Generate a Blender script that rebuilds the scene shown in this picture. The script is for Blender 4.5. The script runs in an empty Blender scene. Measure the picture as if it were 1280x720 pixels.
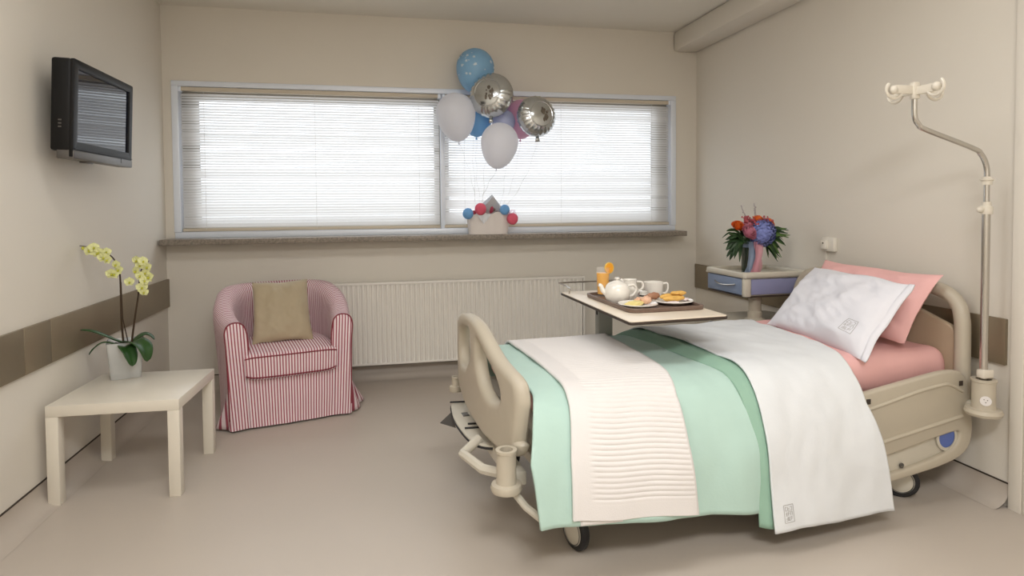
import bpy, bmesh, math, random
from mathutils import Vector, Matrix, noise
SC = bpy.context.scene
COL = SC.collection
PI = math.pi
rnd = random.Random(7)

# ------------------------------------------------------------------ camera, sky, fill lights, exposure
CAM = (1.496, -4.8956, 1.32); YAW, PITCH, ROLL, FPX, PY = .2096, -.0337, -.0077, 781.085, 283.93
cd = bpy.data.cameras.new('camera'); cam = bpy.data.objects.new('camera', cd); COL.objects.link(cam)
_f = Vector((math.sin(YAW)*math.cos(PITCH), math.cos(YAW)*math.cos(PITCH), math.sin(PITCH)))
_r = Vector((math.cos(YAW), -math.sin(YAW), 0)); _u = _r.cross(_f)
_r2 = math.cos(ROLL)*_r + math.sin(ROLL)*_u; _u2 = -math.sin(ROLL)*_r + math.cos(ROLL)*_u
_m = Matrix((_r2, _u2, -_f)).transposed().to_4x4(); _m.translation = Vector(CAM)
cam.matrix_world = _m
cd.sensor_width = 36; cd.lens = FPX/1280*36; cd.shift_y = (PY-360)/1280; cd.clip_start = .02
SC.camera = cam

world = bpy.data.worlds.new('sky'); SC.world = world; world.use_nodes = True
bg = world.node_tree.nodes['Background']
bg.inputs['Color'].default_value = (.88, .94, 1.0, 1); bg.inputs['Strength'].default_value = 2.5

def area(name, loc, rot, sx, sy, power, color=(.98, .99, 1)):
    l = bpy.data.lights.new(name, 'AREA'); l.shape = 'RECTANGLE'; l.size = sx; l.size_y = sy; l.energy = power; l.color = color
    o = bpy.data.objects.new(name, l); COL.objects.link(o); o.location = loc; o.rotation_euler = rot
    return o
# three unseen area lights added below the ceiling; the rear one fills the back wall
for cx, cy, pw in ((1.0, -2.9, 15), (2.7, -2.9, 11), (1.9, -5.3, 74)):
    area('fill_light', (cx, cy, 2.76), (0, 0, 0), 1.2, .6, pw)
po = area('window_portal', (2.0, .22, 1.67), (-PI/2, 0, 0), 3.9, 1.1, 1, (1, 1, 1)); po.data.cycles.is_portal = True
SC.view_settings.view_transform = 'Standard'; SC.view_settings.look = 'None'
SC.view_settings.exposure = 0.2; SC.view_settings.gamma = 1.0; SC.view_settings.use_curve_mapping = False

# ------------------------------------------------------------------ materials
def lin(c):
    return tuple(((v/255)/12.92 if v/255 <= .04045 else ((v/255+.055)/1.055)**2.4) for v in c) + (1,)
def mat(name, rgb, rough=.6, metal=0, spec=.5, var=.0, vscale=8, bump=0, bscale=60, trans=0, ior=1.45, sheen=0, alpha=1, coat=0):
    m = bpy.data.materials.new(name); m.use_nodes = True; nt = m.node_tree; b = nt.nodes['Principled BSDF']
    b.inputs['Base Color'].default_value = lin(rgb); b.inputs['Roughness'].default_value = rough
    b.inputs['Metallic'].default_value = metal; b.inputs['Specular IOR Level'].default_value = spec
    b.inputs['Transmission Weight'].default_value = trans; b.inputs['IOR'].default_value = ior
    b.inputs['Sheen Weight'].default_value = sheen; b.inputs['Coat Weight'].default_value = coat
    b.inputs['Alpha'].default_value = alpha
    tc = nt.nodes.new('ShaderNodeTexCoord')
    if var:
        n = nt.nodes.new('ShaderNodeTexNoise'); n.inputs['Scale'].default_value = vscale; n.inputs['Detail'].default_value = 5
        nt.links.new(tc.outputs['Object'], n.inputs['Vector'])
        mx = nt.nodes.new('ShaderNodeMix'); mx.data_type = 'RGBA'
        a = lin(rgb); mx.inputs[6].default_value = tuple(v*(1-var) for v in a[:3])+(1,); mx.inputs[7].default_value = tuple(min(1, v*(1+var)) for v in a[:3])+(1,)
        nt.links.new(n.outputs['Fac'], mx.inputs[0]); nt.links.new(mx.outputs[2], b.inputs['Base Color'])
    if bump:
        n2 = nt.nodes.new('ShaderNodeTexNoise'); n2.inputs['Scale'].default_value = bscale; n2.inputs['Detail'].default_value = 3
        nt.links.new(tc.outputs['Object'], n2.inputs['Vector'])
        bp = nt.nodes.new('ShaderNodeBump'); bp.inputs['Strength'].default_value = bump; bp.inputs['Distance'].default_value = .004
        nt.links.new(n2.outputs['Fac'], bp.inputs['Height']); nt.links.new(bp.outputs['Normal'], b.inputs['Normal'])
    return m
def translucent(name, rgb, fac=.5, rough=.6, gloss=False):
    m = bpy.data.materials.new(name); m.use_nodes = True; nt = m.node_tree
    b = nt.nodes['Principled BSDF']; b.inputs['Base Color'].default_value = lin(rgb); b.inputs['Roughness'].default_value = rough
    t = nt.nodes.new('ShaderNodeBsdfTranslucent'); t.inputs['Color'].default_value = lin(rgb)
    mx = nt.nodes.new('ShaderNodeMixShader'); mx.inputs[0].default_value = fac
    nt.links.new(b.outputs[0], mx.inputs[1]); nt.links.new(t.outputs[0], mx.inputs[2])
    nt.links.new(mx.outputs[0], nt.nodes['Material Output'].inputs['Surface'])
    return m
def sheer(name, rgb, see=.5, rough=.4):
    m = bpy.data.materials.new(name); m.use_nodes = True; nt = m.node_tree
    b = nt.nodes['Principled BSDF']; b.inputs['Base Color'].default_value = lin(rgb); b.inputs['Roughness'].default_value = rough
    t = nt.nodes.new('ShaderNodeBsdfTransparent')
    mx = nt.nodes.new('ShaderNodeMixShader'); mx.inputs[0].default_value = see
    nt.links.new(b.outputs[0], mx.inputs[1]); nt.links.new(t.outputs[0], mx.inputs[2])
    nt.links.new(mx.outputs[0], nt.nodes['Material Output'].inputs['Surface'])
    return m
M = {}
M['wall'] = mat('wall_paint', (224, 217, 205), .55, var=.015, vscale=3, bump=.05, bscale=180)
M['ceil'] = mat('ceiling_paint', (230, 225, 214), .8, var=.01)
M['floor'] = mat('floor_vinyl', (188, 177, 165), .36, spec=.4, var=.035, vscale=2.2, bump=.03, bscale=220)
M['base'] = mat('cove_vinyl', (188, 177, 165), .45, var=.03, vscale=2.2)
M['dark'] = mat('dark_gap', (58, 48, 40), .7, var=.05)
M['guard'] = mat('wall_guard_metal', (146, 133, 112), .42, metal=.55, var=.12, vscale=2.5)
M['granite'] = mat('granite', (138, 128, 116), .35, var=.8, vscale=75)
M['alu'] = mat('window_aluminium', (232, 238, 248), .35, metal=.1, var=.02)
M['sash'] = mat('sash_frame', (176, 170, 160), .5, var=.02)
M['slat'] = translucent('blind_slat', (236, 235, 234), .36, .45)
M['rail'] = mat('blind_rail', (208, 196, 176), .5, var=.02)
M['cord'] = mat('cord_white', (226, 224, 220), .7, var=.02)
M['radiator'] = mat('radiator_enamel', (236, 231, 222), .35, var=.01)
M['white_lacquer'] = mat('white_lacquer', (221, 213, 198), .3, var=.01)
M['bedplastic'] = mat('bed_plastic', (188, 178, 160), .42, var=.02, vscale=5)
M['bedplastic2'] = mat('bed_plastic_light', (204, 197, 182), .42, var=.02, vscale=5)
M['bedpanel'] = mat('head_panel', (176, 156, 132), .45, var=.06, vscale=6)
M['steel'] = mat('steel', (196, 192, 186), .22, metal=1, var=.03)
M['steel_dark'] = mat('steel_grey', (120, 118, 114), .4, metal=.8, var=.04)
M['greyplastic'] = mat('grey_column', (150, 150, 142), .45, var=.03)
M['rubber'] = mat('rubber', (38, 37, 38), .6, var=.1)
M['black'] = mat('black_plastic', (14, 13, 13), .45, spec=.3, var=.1)
M['screen'] = mat('screen_glass', (12, 16, 34), .04, spec=.7, var=.02, coat=.1)
M['silver'] = mat('silver_plastic', (98, 94, 90), .35, metal=.5, var=.03)
M['mint'] = mat('mint_cotton', (181, 208, 197), .8, var=.03, vscale=10, bump=.12, bscale=90, sheen=.1)
M['mint2'] = mat('green_lining', (146, 180, 160), .8, var=.04, vscale=10, bump=.1, bscale=90)
M['cover'] = mat('white_bedspread', (226, 221, 218), .85, var=.015, bump=.15, bscale=260, sheen=.1)
M['sheet'] = mat('white_sheet', (224, 226, 228), .8, var=.012, bump=.12, bscale=70)
M['pillow_white'] = mat('white_pillowcase', (228, 227, 233), .75, var=.012, bump=.1, bscale=60)
M['pink'] = mat('pink_cotton', (234, 182, 178), .8, var=.03, vscale=9, bump=.12, bscale=70)
M['stitch'] = mat('grey_thread', (172, 168, 164), .8, var=.03)
M['cushion'] = mat('beige_cushion', (174, 158, 130), .6, var=.07, vscale=14, bump=.2, bscale=300, sheen=.2)
M['piping'] = mat('dark_red_piping', (128, 48, 58), .7, var=.05)
M['lavender'] = mat('lavender_panel', (142, 144, 178), .4, var=.02)
M['blueg'] = mat('blue_grey_front', (124, 138, 164), .4, var=.02)
M['bluedisc'] = mat('blue_disc', (92, 112, 178), .4, var=.05)
M['violet'] = mat('violet_label', (168, 158, 198), .35, var=.1)
M['tabletop'] = mat('cream_laminate', (238, 224, 204), .32, var=.02)
M['edge'] = mat('dark_edge', (60, 48, 40), .5, var=.05)
M['tray'] = mat('brown_tray', (116, 96, 84), .4, var=.04)
M['china'] = mat('white_china', (240, 235, 226), .16, coat=.4, var=.01)
M['glass'] = sheer('clear_glass', (245, 248, 248), .92, .04)
M['pane'] = sheer('window_glass', (210, 220, 230), .9, .05)
M['juice'] = mat('orange_juice', (252, 178, 0), .3, var=.08, vscale=30)
M['orange'] = mat('orange_flesh', (246, 168, 40), .4, var=.1, vscale=60)
M['rind'] = mat('orange_rind', (240, 196, 90), .45, var=.05, vscale=80)
M['cheese'] = mat('pale_cheese', (238, 220, 150), .5, var=.06, vscale=40)
M['ham'] = mat('pink_ham', (226, 182, 152), .45, var=.15, vscale=60)
M['crust'] = mat('golden_crust', (224, 176, 92), .55, var=.22, vscale=45, bump=.3, bscale=120)
M['brownroll'] = mat('brown_bread', (170, 124, 96), .6, var=.25, vscale=55, bump=.3, bscale=120)
M['butter'] = mat('pale_foil', (236, 222, 222), .4, var=.03)
M['leaf'] = mat('orchid_leaf', (44, 76, 34), .32, var=.25, vscale=14)
M['leaf2'] = mat('bouquet_leaf', (40, 66, 34), .45, var=.4, vscale=25)
M['leaf3'] = mat('bouquet_leaf_light', (78, 108, 52), .45, var=.3, vscale=25)
M['stem'] = mat('orchid_stem', (62, 46, 30), .5, var=.2, vscale=40)
M['petal'] = mat('lime_petal', (224, 224, 164), .6, var=.12, vscale=60)
M['lip'] = mat('lime_lip', (186, 186, 60), .6, var=.1)
M['pot'] = mat('frosted_pot', (196, 197, 196), .22, metal=.2, var=.08, vscale=12, coat=.4)
M['moss'] = mat('potting_bark', (58, 46, 34), .9, var=.4, vscale=60, bump=.6, bscale=90)
M['hydrangea'] = mat('blue_hydrangea', (140, 150, 212), .6, var=.22, vscale=50)
M['rose'] = mat('orange_rose', (226, 108, 44), .55, var=.25, vscale=40)
M['peony'] = mat('pink_peony', (206, 132, 152), .6, var=.2, vscale=40)
M['berry'] = mat('dusty_berry', (176, 84, 92), .5, var=.25, vscale=60)
M['twig'] = mat('silver_twig', (176, 168, 168), .6, var=.15, vscale=60)
M['water'] = mat('dark_vase_glass', (44, 54, 44), .08, var=.35, vscale=25, coat=.6)
M['ribbon_b'] = sheer('blue_tulle', (150, 166, 190), .35, .6)
M['ribbon_p'] = sheer('pink_tulle', (222, 160, 172), .35, .6)
M['bal_blue'] = translucent('blue_latex', (156, 204, 238), .3, .22)
M['bal_blue2'] = translucent('deep_blue_latex', (140, 196, 238), .35, .22)
M['bal_lav'] = translucent('lavender_latex', (208, 214, 240), .35, .25)
M['bal_white'] = translucent('white_latex', (250, 250, 254), .5, .3)
M['bal_pink'] = translucent('pink_latex', (238, 192, 216), .35, .22)
M['foil'] = mat('silver_foil', (202, 205, 206), .16, metal=.95, var=.1, vscale=14, bump=.25, bscale=26)
M['foil2'] = mat('silver_foil_print', (116, 108, 98), .35, metal=.6, var=.2, vscale=30)
M['print'] = mat('white_print', (226, 238, 246), .5, var=.02)
M['wrap'] = mat('satin_wrap', (226, 218, 212), .4, var=.05, vscale=20, bump=.3, bscale=30)
M['cello'] = sheer('grey_cellophane', (186, 184, 184), .18, .18)
M['pom_b'] = mat('blue_pompom', (118, 172, 224), .9, var=.12, vscale=60, bump=.6, bscale=200)
M['pom_r'] = mat('red_pompom', (228, 100, 122), .9, var=.12, vscale=60, bump=.6, bscale=200)
M['choc'] = mat('wrapped_sweet_red', (170, 64, 84), .35, var=.3, vscale=60)
M['choc2'] = mat('wrapped_sweet_brown', (120, 100, 96), .35, var=.3, vscale=60)
M['socket'] = mat('socket_plastic', (232, 226, 214), .4, var=.01)

def stripes(name):
    m = bpy.data.materials.new(name); m.use_nodes = True; nt = m.node_tree; b = nt.nodes['Principled BSDF']
    b.inputs['Roughness'].default_value = .85; b.inputs['Sheen Weight'].default_value = .1
    uv = nt.nodes.new('ShaderNodeTexCoord'); sx = nt.nodes.new('ShaderNodeSeparateXYZ')
    nt.links.new(uv.outputs['UV'], sx.inputs[0])
    mu = nt.nodes.new('ShaderNodeMath'); mu.operation = 'MULTIPLY'; mu.inputs[1].default_value = 1/.0170
    nt.links.new(sx.outputs['X'], mu.inputs[0])
    fr = nt.nodes.new('ShaderNodeMath'); fr.operation = 'FRACT'; nt.links.new(mu.outputs[0], fr.inputs[0])
    rp = nt.nodes.new('ShaderNodeValToRGB'); r = rp.color_ramp
    r.elements[0].position = .0; r.elements[0].color = lin((234, 216, 218)); r.elements[1].position = .54; r.elements[1].color = lin((234, 216, 218))
    e = r.elements.new(.60); e.color = lin((158, 70, 86)); e = r.elements.new(.94); e.color = lin((158, 70, 86)); e = r.elements.new(1.0); e.color = lin((234, 216, 218))
    nt.links.new(fr.outputs[0], rp.inputs[0]); nt.links.new(rp.outputs[0], b.inputs['Base Color'])
    n2 = nt.nodes.new('ShaderNodeTexNoise'); n2.inputs['Scale'].default_value = 18
    nt.links.new(uv.outputs['Object'], n2.inputs['Vector'])
    bp = nt.nodes.new('ShaderNodeBump'); bp.inputs['Strength'].default_value = .25; bp.inputs['Distance'].default_value = .01
    nt.links.new(n2.outputs['Fac'], bp.inputs['Height']); nt.links.new(bp.outputs['Normal'], b.inputs['Normal'])
    return m
M['stripe'] = stripes('red_white_stripe')

# ------------------------------------------------------------------ mesh helpers
class MB:
    def __init__(s): s.v = []; s.f = []; s.uv = {}
    def add(s, vs, fs, uvs=None):
        o = len(s.v); s.v += [tuple(v) for v in vs]; s.f += [tuple(i+o for i in f) for f in fs]
        if uvs:
            for i, q in enumerate(uvs): s.uv[o+i] = q
        return s
    def box(s, c, d, bev=0, rot=None, seg=2):
        bm = bmesh.new(); bmesh.ops.create_cube(bm, size=1)
        bmesh.ops.scale(bm, vec=d, verts=bm.verts)
        if bev: bmesh.ops.bevel(bm, geom=list(bm.edges), offset=bev, segments=seg, profile=.5, affect='EDGES')
        if rot is not None: bmesh.ops.rotate(bm, cent=(0, 0, 0), matrix=rot, verts=bm.verts)
        bmesh.ops.translate(bm, vec=c, verts=bm.verts); bm.verts.index_update()
        s.add([v.co[:] for v in bm.verts], [[v.index for v in f.verts] for f in bm.faces]); bm.free(); return s
    def box2(s, a, b, bev=0): return s.box([(a[i]+b[i])/2 for i in range(3)], [abs(b[i]-a[i]) for i in range(3)], bev)
    def grid(s, fn, nu, nv, cu=False, cv=False, uv=None, flip=False):
        vs = []; us = []
        for i in range(nu+(0 if cu else 1)):
            for j in range(nv+(0 if cv else 1)):
                vs.append(fn(i/nu, j/nv)); us.append(uv(i/nu, j/nv) if uv else (0, 0))
        W = nv+(0 if cv else 1); H = nu+(0 if cu else 1); fs = []
        for i in range(nu):
            for j in range(nv):
                a = i*W+j; b = i*W+(j+1) % W; c = ((i+1) % H)*W+(j+1) % W; d = ((i+1) % H)*W+j
                fs.append((a, d, c, b) if flip else (a, b, c, d))
        return s.add(vs, fs, us if uv else None)
    def tube(s, pts, r, seg=8, closed=False, cap=True, flat=1.0):
        pts = [Vector(p) for p in pts]; n = len(pts); rs = r if isinstance(r, (list, tuple)) else [r]*n
        T = [(pts[(i+1) % n]-pts[i-1] if closed else pts[min(i+1, n-1)]-pts[max(i-1, 0)]).normalized() for i in range(n)]
        nrm = T[0].orthogonal().normalized(); vs = []; fs = []
        for i in range(n):
            nrm = (nrm-T[i]*nrm.dot(T[i])).normalized(); b = T[i].cross(nrm)
            for k in range(seg):
                a = 2*PI*k/seg; vs.append(pts[i]+(nrm*math.cos(a)+b*math.sin(a)*flat)*rs[i])
        for i in range(n if closed else n-1):
            for k in range(seg):
                j = (i+1) % n; fs.append((i*seg+k, i*seg+(k+1) % seg, j*seg+(k+1) % seg, j*seg+k))
        if cap and not closed: fs.append(tuple(range(seg))[::-1]); fs.append(tuple((n-1)*seg+k for k in range(seg)))
        return s.add(vs, fs)
    def lathe(s, prof, c=(0, 0, 0), seg=24, rot=None, sx=1, sy=1):
        vs = []; fs = []; n = len(prof)
        for k in range(seg):
            a = 2*PI*k/seg
            for r, z in prof:
                p = Vector((r*math.cos(a)*sx, r*math.sin(a)*sy, z)); p = rot @ p if rot is not None else p
                vs.append(p+Vector(c))
        for k in range(seg):
            for i in range(n-1):
                k2 = (k+1) % seg; fs.append((k*n+i, k2*n+i, k2*n+i+1, k*n+i+1))
        return s.add(vs, fs)
    def ball(s, c, r, seg=14, rot=None):
        r = r if isinstance(r, (tuple, list)) else (r, r, r); n = seg//2+1
        pr = [(math.sin(PI*i/(n-1)), -math.cos(PI*i/(n-1))) for i in range(n)]; vs = []; fs = []
        q = MB(); q.lathe(pr, seg=seg)
        for v in q.v:
            p = Vector((v[0]*r[0], v[1]*r[1], v[2]*r[2])); p = rot @ p if rot is not None else p
            vs.append(p+Vector(c))
        return s.add(vs, q.f)
    def obj(s, name, m, parent=None, loc=None, rotz=None, angle=40, weld=True):
        me = bpy.data.meshes.new(name); me.from_pydata(s.v, [], s.f)
        if s.uv:
            lay = me.uv_layers.new(name='UVMap')
            for lp in me.loops: lay.data[lp.index].uv = s.uv.get(lp.vertex_index, (0, 0))
        if weld and not s.uv:
            bm = bmesh.new(); bm.from_mesh(me); bmesh.ops.remove_doubles(bm, verts=bm.verts, dist=1e-5)
            bmesh.ops.recalc_face_normals(bm, faces=bm.faces); bm.to_mesh(me); bm.free()
        elif s.uv:
            bm = bmesh.new(); bm.from_mesh(me); bmesh.ops.recalc_face_normals(bm, faces=bm.faces); bm.to_mesh(me); bm.free()
        me.materials.append(M[m] if isinstance(m, str) else m)
        me.polygons.foreach_set('use_smooth', [True]*len(me.polygons)); me.set_sharp_from_angle(angle=math.radians(angle))
        o = bpy.data.objects.new(name, me); COL.objects.link(o)
        if parent is not None: o.parent = parent
        if loc is not None: o.location = loc
        if rotz is not None: o.rotation_euler[2] = rotz
        return o
def tag(o, label=None, cat=None, group=None, kind=None):
    if label: o['label'] = label
    if cat: o['category'] = cat
    if group: o['group'] = group
    if kind: o['kind'] = kind
    return o
def thing(name, label, cat, loc=(0, 0, 0), rotz=0, group=None):
    o = bpy.data.objects.new(name, None); COL.objects.link(o); o.location = loc; o.rotation_euler = (0, 0, rotz); o.empty_display_size = .1
    return tag(o, label, cat, group)
def dup(o, parent=None, loc=None, rot=None):
    c = o.copy(); COL.objects.link(c)
    if parent is not None: c.parent = parent
    if loc is not None: c.location = loc
    if rot is not None: c.rotation_euler = rot
    return c
def recenter(o, base=True):
    """Move a root mesh's origin to the middle of its base without moving the mesh."""
    vs = o.data.vertices; n = len(vs)
    c = Vector((sum(v.co.x for v in vs)/n, sum(v.co.y for v in vs)/n, min(v.co.z for v in vs)))
    for v in vs: v.co -= c
    o.location = o.location + o.rotation_euler.to_matrix() @ c
    return c
def rc(pts, r, n=6):
    """Round the corners of a 2D polygon; r is one radius or one per corner."""
    out = []; N = len(pts)
    for i in range(N):
        p = Vector(pts[i]).to_2d(); a = Vector(pts[i-1]).to_2d(); b = Vector(pts[(i+1) % N]).to_2d()
        ri = r[i] if isinstance(r, (list, tuple)) else r
        if ri <= 0: out.append(p); continue
        da = (a-p); db = (b-p); ta = min(ri, da.length*.49); tb = min(ri, db.length*.49)
        A = p+da.normalized()*ta; B = p+db.normalized()*tb
        for k in range(n+1):
            t = k/n; out.append(A*(1-t)**2+p*2*t*(1-t)+B*t*t)
    return out
def panel(outline, holes, thick, bev):
    """A 2D outline with holes as a bevelled slab; returns verts, faces in (x, y, depth)."""
    cu = bpy.data.curves.new('slab', 'CURVE'); cu.dimensions = '2D'; cu.fill_mode = 'BOTH'
    cu.extrude = max(thick/2-bev, .0001); cu.bevel_depth = bev; cu.bevel_resolution = 2; cu.offset = -bev
    for ring in [outline]+list(holes):
        sp = cu.splines.new('POLY'); sp.points.add(len(ring)-1); sp.use_cyclic_u = True
        for q, pt in zip(ring, sp.points): pt.co = (q[0], q[1], 0, 1)
    o = bpy.data.objects.new('slab', cu); COL.objects.link(o)
    dg = bpy.context.evaluated_depsgraph_get(); dg.update()
    me = o.evaluated_get(dg).to_mesh()
    vs = [v.co.copy() for v in me.vertices]; fs = [tuple(p.vertices) for p in me.polygons]
    o.evaluated_get(dg).to_mesh_clear(); bpy.data.objects.remove(o); bpy.data.curves.remove(cu)
    return vs, fs
def cuts(vs, fs, axis, n, lo, hi):
    bm = bmesh.new(); bv = [bm.verts.new(v) for v in vs]
    for f in fs:
        try: bm.faces.new([bv[i] for i in f])
        except ValueError: pass
    bmesh.ops.remove_doubles(bm, verts=bm.verts, dist=1e-6)
    no = [0, 0, 0]; no[axis] = 1
    for i in range(1, n):
        co = [0, 0, 0]; co[axis] = lo+(hi-lo)*i/n
        bmesh.ops.bisect_plane(bm, geom=list(bm.verts)+list(bm.edges)+list(bm.faces), plane_co=co, plane_no=no)
    bm.verts.index_update(); r = [v.co.copy() for v in bm.verts], [tuple(v.index for v in f.verts) for f in bm.faces]; bm.free(); return r
def cr(pts, t):
    """Catmull-Rom through pts at t in [0, len-1]."""
    n = len(pts); i = min(int(t), n-2); f = t-i
    P = [Vector(pts[max(0, min(n-1, k))]) for k in (i-1, i, i+1, i+2)]
    return .5*((2*P[1])+(P[2]-P[0])*f+(2*P[0]-5*P[1]+4*P[2]-P[3])*f*f+(3*P[1]-P[0]-3*P[2]+P[3])*f**3)
def spline(pts, n): return [cr(pts, (len(pts)-1)*i/n) for i in range(n+1)]
def sstep(a, b, x):
    t = max(0, min(1, (x-a)/(b-a))); return t*t*(3-2*t)
def RZ(a): return Matrix.Rotation(a, 3, 'Z')

# ------------------------------------------------------------------ the room
W, H, YF = 4.147, 2.768, -6.3
ZT, ZS, WL, WR = 2.234, 1.105, .059, 3.955            # window opening
def struct(o, label=None): o['kind'] = 'structure'; return o
struct(MB().box2((-.15, YF-.1, -.1), (W+.15, .3, 0)).obj('floor', 'floor'))
struct(MB().box2((-.15, YF-.1, H), (W+.15, .3, H+.1)).obj('ceiling', 'ceil'))
struct(MB().box2((-.15, YF, 0), (0, .3, H)).obj('wall_left', 'wall'))
struct(MB().box2((W, YF, 0), (W+.15, .3, H)).obj('wall_right', 'wall'))
struct(MB().box2((0, YF-.1, 0), (W, YF, H)).obj('wall_front', 'wall'))
b = MB(); b.box2((0, 0, 0), (W, .25, ZS)); b.box2((0, 0, ZT), (W, .25, H)); b.box2((0, 0, ZS), (WL, .25, ZT)); b.box2((WR, 0, ZS), (W, .25, ZT))
struct(b.obj('wall_back', 'wall'))
# boxed duct under the ceiling along the right wall
struct(MB().box2((3.93, -6.2, 2.6), (W, 0, H), .03).obj('trim_1', 'wall'))
# coved vinyl upstands with a dark capping line
def cove(name, fn, length, n=8):
    b = MB(); R = .085; pr = [(0.0, .10), (.004, .10)]+[(.004+R-R*math.cos(a), R-R*math.sin(a)+.001) for a in [PI/2*(i/n) for i in range(n+1)]]+[(R+.004, .0005)]
    vs = [fn(0, d, z) for d, z in pr]+[fn(length, d, z) for d, z in pr]; k = len(pr)
    b.add(vs, [(i, i+1, k+i+1, k+i) for i in range(k-1)]); o = struct(b.obj(name, 'base', angle=60))
    c = MB(); c.add([fn(s, d, z) for s in (0, length) for d, z in ((0, .099), (.0055, .099), (.0055, .1045), (0, .1045))], [(0, 1, 5, 4), (1, 2, 6, 5), (2, 3, 7, 6), (0, 1, 2, 3), (4, 5, 6, 7)])
    c.obj('capping_line', 'dark', o); return o
cove('baseboard_left', lambda s, d, z: (d, -s, z), 6.2)
cove('baseboard_back', lambda s, d, z: (s, -d, z), W)
cove('baseboard_right', lambda s, d, z: (W-d, -s, z), 2.74)
# metal wall guards, one board per length
def guard(name, x0, x1, cutsy):
    root = bpy.data.objects.new(name, None); COL.objects.link(root); root['kind'] = 'structure'
    for y0, y1 in zip(cutsy[:-1], cutsy[1:]):
        MB().box2((x0, y0+.002, .615), (x1, y1-.002, .816), .003).obj('guard_board', 'guard', root)
guard('trim_2', 0, .016, [-5.8, -4.2, -3.0, -1.885, -1.662, 0])
guard('trim_3', W-.016, W, [-2.72, -1.6, -.004])
# door casing at the near end of the right wall
b = MB(); b.box2((W-.02, -2.80, 0), (W, -2.745, 2.60), .003); b.box2((W-.012, -3.6, 0), (W, -2.80, 2.60), .003)
struct(b.obj('trim_4', 'wall'))
# granite window sill
struct(MB().box2((.012, -.19, 1.064), (3.965, .05, 1.105), .004).obj('trim_5', 'granite'))

# window: aluminium frame, two sashes behind the blinds, two panes
win = bpy.data.objects.new('window_1', None); COL.objects.link(win); win['kind'] = 'structure'
b = MB(); fw = .045
b.box2((WL, -.012, ZS+.044), (WL+fw, .0995, ZT-.037), .004); b.box2((WR-fw, -.012, ZS+.044), (WR, .0995, ZT-.037), .004)
b.box2((WL, -.012, ZT-.038), (WR, .1, ZT), .004); b.box2((WL, .0, ZS), (WR, .1, ZS+.045), .004); b.box2((1.975, .03, ZS+.044), (2.01, .0995, ZT-.037), .004)
b.obj('window_frame', 'alu', win)
for x0, x1, gx0, gx1 in ((WL+fw, 1.975, .213, 1.93), (2.01, WR-fw, 2.045, 3.78)):
    b = MB(); z0, z1, gz0, gz1 = ZS+.045, ZT-.038, 1.20, 2.115
    b.box2((x0, .075, z0), (gx0, .115, z1), .004); b.box2((gx1, .075, z0), (x1, .115, z1), .004)
    b.box2((gx0, .075, gz1), (gx1, .115, z1), .004); b.box2((gx0, .075, z0), (gx1, .115, gz0), .004)
    o = b.obj('sash', 'sash', win)
    MB().box2((gx0-.01, .096, gz0-.01), (gx1+.01, .102, gz1+.01)).obj('window_pane', 'pane', o)

# venetian blinds: every slat on its own
def blind(x0, x1, label):
    t = thing('venetian_blind', label, 'blind', ((x0+x1)/2, .028, 1.165), group='venetian blinds in the window'); w = x1-x0
    top = ZT-.04-1.165
    MB().box2((-w/2, -.022, top-.028), (w/2, .022, top), .003).obj('head_rail', 'rail', t)
    MB().box2((-w/2, -.012, -.012), (w/2, .014, .010), .003).obj('bottom_rail', 'rail', t)
    a = math.radians(51); prof = [(-.0125, 0), (-.005, .0016), (.005, .0016), (.0125, 0)]
    pr = [(p*math.cos(a)-q*math.sin(a), p*math.sin(a)+q*math.cos(a)) for p, q in prof]
    b = MB(); b.add([(x, y, z) for x in (-w/2+.004, w/2-.004) for y, z in pr], [(i, i+1, 5+i, 4+i) for i in range(3)])
    s0 = b.obj('slat', 'slat', t, loc=(0, 0, .024)); pitch = .0198; n = int((top-.05)/pitch)
    rv = random.Random(int(w*100))
    for i in range(1, n): dup(s0, loc=(0, 0, .024+i*pitch), rot=(math.radians(rv.gauss(-1, 5)), 0, 0))
    for cx in (-w/2+.16, 0, w/2-.16): MB().tube([(cx, -.014, 0), (cx, -.014, top-.03)], .0011, 5).obj('lift_cord', 'cord', t)
    for sx in (-1, 1): MB().box2((sx*w/2-.012, -.026, top-.034), (sx*w/2+.012, .024, top+.002), .003).obj('end_bracket', 'alu', t)
    return t
blind(WL+fw+.004, 1.968, 'wide off-white venetian blind hanging in the left half of the window')
b2 = blind(2.002, WR-fw-.004, 'narrower off-white venetian blind behind the balloons, right half of window')

# radiator
rd = thing('radiator', 'long white ribbed panel radiator under the window sill', 'radiator', (2.05, -.09, .13))
L_, zz = 1.05, .625; b = MB()
pr = []; n = 58; p = 2*L_*.985/n
for i in range(n):
    x = -L_*.985+i*p
    pr += [(x, 0), (x+p*.2, 0), (x+p*.36, .014), (x+p*.64, .014), (x+p*.8, 0)]
pr.append((L_*.985, 0))
vs = []; fs = []
lv = [(.015, 1), (.045, 0), (zz-.05, 0), (zz-.02, 1)]
for z, fl in lv:
    for x, d in pr: vs.append((x, -.02-(.012 if fl else .014-d), z))
k = len(pr)
for a in range(len(lv)-1):
    for i in range(k-1): fs.append((a*k+i, a*k+i+1, (a+1)*k+i+1, (a+1)*k+i))
b.add(vs, fs)
b.obj('front_panel', 'radiator', rd, angle=30)
MB().box2((-L_, .0, 0), (L_, .03, zz-.01), .004).obj('back_panel', 'radiator', rd)
b = MB(); b.box2((-L_, -.034, zz-.02), (L_, .03, zz), .004); b.obj('top_grille', 'radiator', rd)
b = MB(); b.box2((-L_, -.034, .0), (L_, .03, .018), .004); b.obj('bottom_edge', 'radiator', rd)
for sx in (-1, 1): MB().box2((sx*L_-.008, -.034, 0), (sx*L_+.008, .03, zz), .004).obj('side_cover', 'radiator', rd)
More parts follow.
